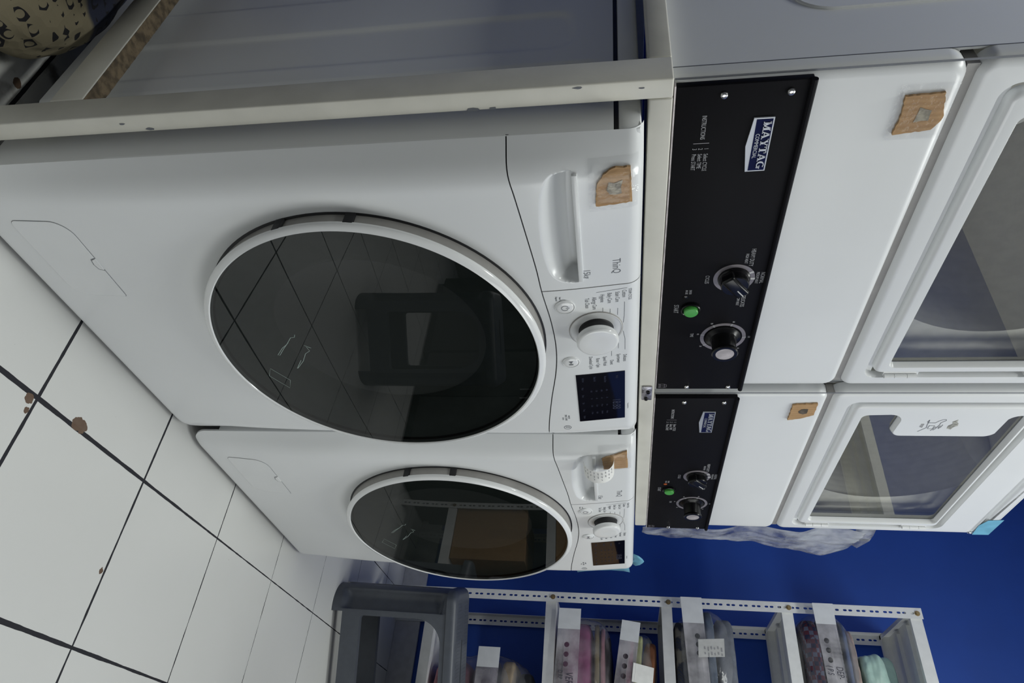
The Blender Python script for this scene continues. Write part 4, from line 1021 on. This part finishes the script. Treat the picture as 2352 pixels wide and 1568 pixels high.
# ------------------------------------------------------------------ grey plastic stool
def make_stool(label):
    t = thing('plastic_stool', label, 'stool', (0, 0, 0), 0)
    Wd, Dp, H, th, rc_ = .47, .21, .424, .020, .084
    # local: x across the near face, y into depth, z up; body tapers a little to the top
    def tp(x, y, z):
        k = 1-.035*z/H; return Vector((Wd/2+(x-Wd/2)*k, Dp/2+(y-Dp/2)*k, z))
    def face(name, w, place, op):
        q = rc_-.004
        bm = bmesh.new(); ol = [(q, .038), (w-q, .038), (w-q, H-.030), (q, H-.030)]
        dense = []
        for i in range(len(ol)):
            a, b = Vector(ol[i]), Vector(ol[(i+1) % len(ol)])
            for k in range(6): dense.append(tuple(a.lerp(b, k/6)))
        holed_plate(bm, dense, [op], 0, th)
        for v in bm.verts: v.co = place(v.co.x, v.co.y, v.co.z)
        bmesh.ops.recalc_face_normals(bm, faces=bm.faces)
        return mesh_obj(name, bm, M['stool'], t, True, 30)
    opf = rrect(rc_+.010, Wd-rc_-.010, .100, .374, (.012, .012, .080, .080), 10)
    ops = rrect(rc_+.004, Dp-rc_-.004, .100, .330, .010, 10)
    face('side_panel', Wd, lambda x, y, z: tp(x, y, z), opf)
    face('side_panel', Wd, lambda x, y, z: tp(x, Dp-y, z), opf)
    face('side_panel', Dp, lambda x, y, z: tp(y, x, z), ops)
    face('side_panel', Dp, lambda x, y, z: tp(Wd-y, x, z), ops)
    # corner legs with a round flute
    for (cx, cy, sx, sy) in ((0, 0, 1, 1), (Wd, 0, -1, 1), (Wd, Dp, -1, -1), (0, Dp, 1, -1)):
        bm = bmesh.new(); loops = []
        for i in range(41):
            z_ = (H-.012)*i/40; e = min(sst((z_-.030)/.022), sst((H-.040-z_)/.022)); lp = []
            for k in range(49):
                base_r = rc_
                ang = math.pi+math.pi/2*k/48
                px, py = base_r+base_r*math.cos(ang), base_r+base_r*math.sin(ang)
                kc = k/48 if sx*sy > 0 else 1-k/48; u_ = (kc-.64)/.29; fl = .030*e*(1-u_**4) if abs(u_) < 1 else 0
                px += fl*.707; py += fl*.707
                lp.append(tp(cx+sx*px, cy+sy*py, z_))
            loops.append(lp)
        loft(bm, loops, False)
        bmesh.ops.recalc_face_normals(bm, faces=bm.faces)
        mesh_obj('leg', bm, M['stool'], t, True, 60)
    # top with rounded edge and hand slit
    k = .965; x0, x1, y0, y1 = Wd/2*(1-k)-.004, Wd-Wd/2*(1-k)+.004, Dp/2*(1-k)-.004, Dp-Dp/2*(1-k)+.004
    bm = bmesh.new(); ol = rrect(x0, x1, y0, y1, .045, 10); R = .020; L = []
    lo_ = [[(x, y, H-.034) for x, y in ol]]
    for i in range(7):
        a = math.pi/2*i/6; lo_.append([(x, y, H-R+R*math.sin(a)) for x, y in offset(ol, R*(1-math.cos(a)))])
    sl = rrect(.160, .330, Dp/2-.010, Dp/2+.008, .0088, 10)
    loft(bm, lo_+[[(x, y, H) for x, y in sl], [(x, y, H-.03) for x, y in sl]])
    bmesh.ops.recalc_face_normals(bm, faces=bm.faces)
    for i in range(34):          # anti-slip ribs
        xx = .050+i*.0110
        for a, b in ((.030, Dp/2-.022), (Dp/2+.022, Dp-.030)):
            box(bm, xx, xx+.0035, a, b, H-.0005, H+.0004)
    mesh_obj('seat', bm, M['stool'], t, True, 40)
    return t
sa = math.atan2(-.93, .36)
stool = make_stool('dark grey plastic stool standing on the floor before the shelf'); stool.location = (1.709, -.0075, 0); stool.rotation_euler = (0, 0, sa)
stool2 = copy_tree(stool); stool2.location = (1.444, -.862, 0); stool2.rotation_euler = (0, 0, math.radians(225)); stool2.scale = (.88, 1.2, 1.30)
stool2['label'] = 'tall dark stool mirrored in the glass of the nearer washer door'
# the near left corner sits at the origin of the stool, its width runs toward the camera side
# ------------------------------------------------------------------ what the door glass mirrors, just outside the frame
cb = thing('storage_cabinet', 'dark tall cabinet mirrored in the farther washer door', 'cabinet', (2.02, -1.58, 0))
mesh_obj('cabinet_body', bmbox(0, .42, 0, .66, .04, 1.15, bev=.004), M['darkcab'], cb); mesh_obj('plinth', bmbox(.02, .42, .02, .64, 0, .04), M['black'], cb)
for k in (0, 1):
    d_ = mesh_obj('cabinet_door', bmbox(-.018, -.001, .006+.327*k, .327+.327*k, .05, 1.14, bev=.003), M['darkcab'], cb)
    mesh_obj('handle', bmbox(-.034, -.019, .29+.06*k, .30+.06*k, .55, .70, bev=.003), M['chrome'], d_)
cb2 = copy_tree(cb); cb2.location.y = -2.25; cb2['label'] = 'second dark tall cabinet by the window, mirrored in the nearer washer door'
for k, (y_, z_, a, b) in enumerate(((-.84, .264, .30, .32), (-.53, .7135, .17, .30), (-.84, .7135, .30, .26))):
    bx = thing('cardboard_box', ('taller brown carton on the bottom shelf, mirrored in the far door', 'narrow brown carton beside the other one on the second shelf, mirrored', 'brown carton on the second shelf, mirrored in the far door')[k], 'box', (2.11, y_, z_))
    mesh_obj('carton', bmbox(0, .29, 0, a, 0, b, bev=.002), M['card'], bx)
    mesh_obj('packing_tape', bmbox(-.0006, .2906, a/2-.025, a/2+.025, b*.5, b+.0006), M['clear_tape'], bx)

# ------------------------------------------------------------------ left corner: patterned cloth bundle and a brown sack edge
bd = thing('patterned_bundle', 'bundle of cloth with dark petal pattern beside the stand at left', 'cloth bundle', (-.150, .345, 0))
bm = bmesh.new(); soft_block(bm, (0, 0, .080), (.138, .20, .080), 2.3, .010, 4, 34, 9)
mesh_obj('cloth', bm, scale_mat(), bd, True, 80)
bm = bmesh.new(); soft_block(bm, (0, 0, 0), (.115, .170, .115), 3.0, .010, 8, 24, 8)
o = mesh_obj('brown_sack', bm, M['brown'], None, True, 80); o.location = (-.195, .395, .266); tag(o, 'dark brown sack lying on the patterned bundle', 'sack')
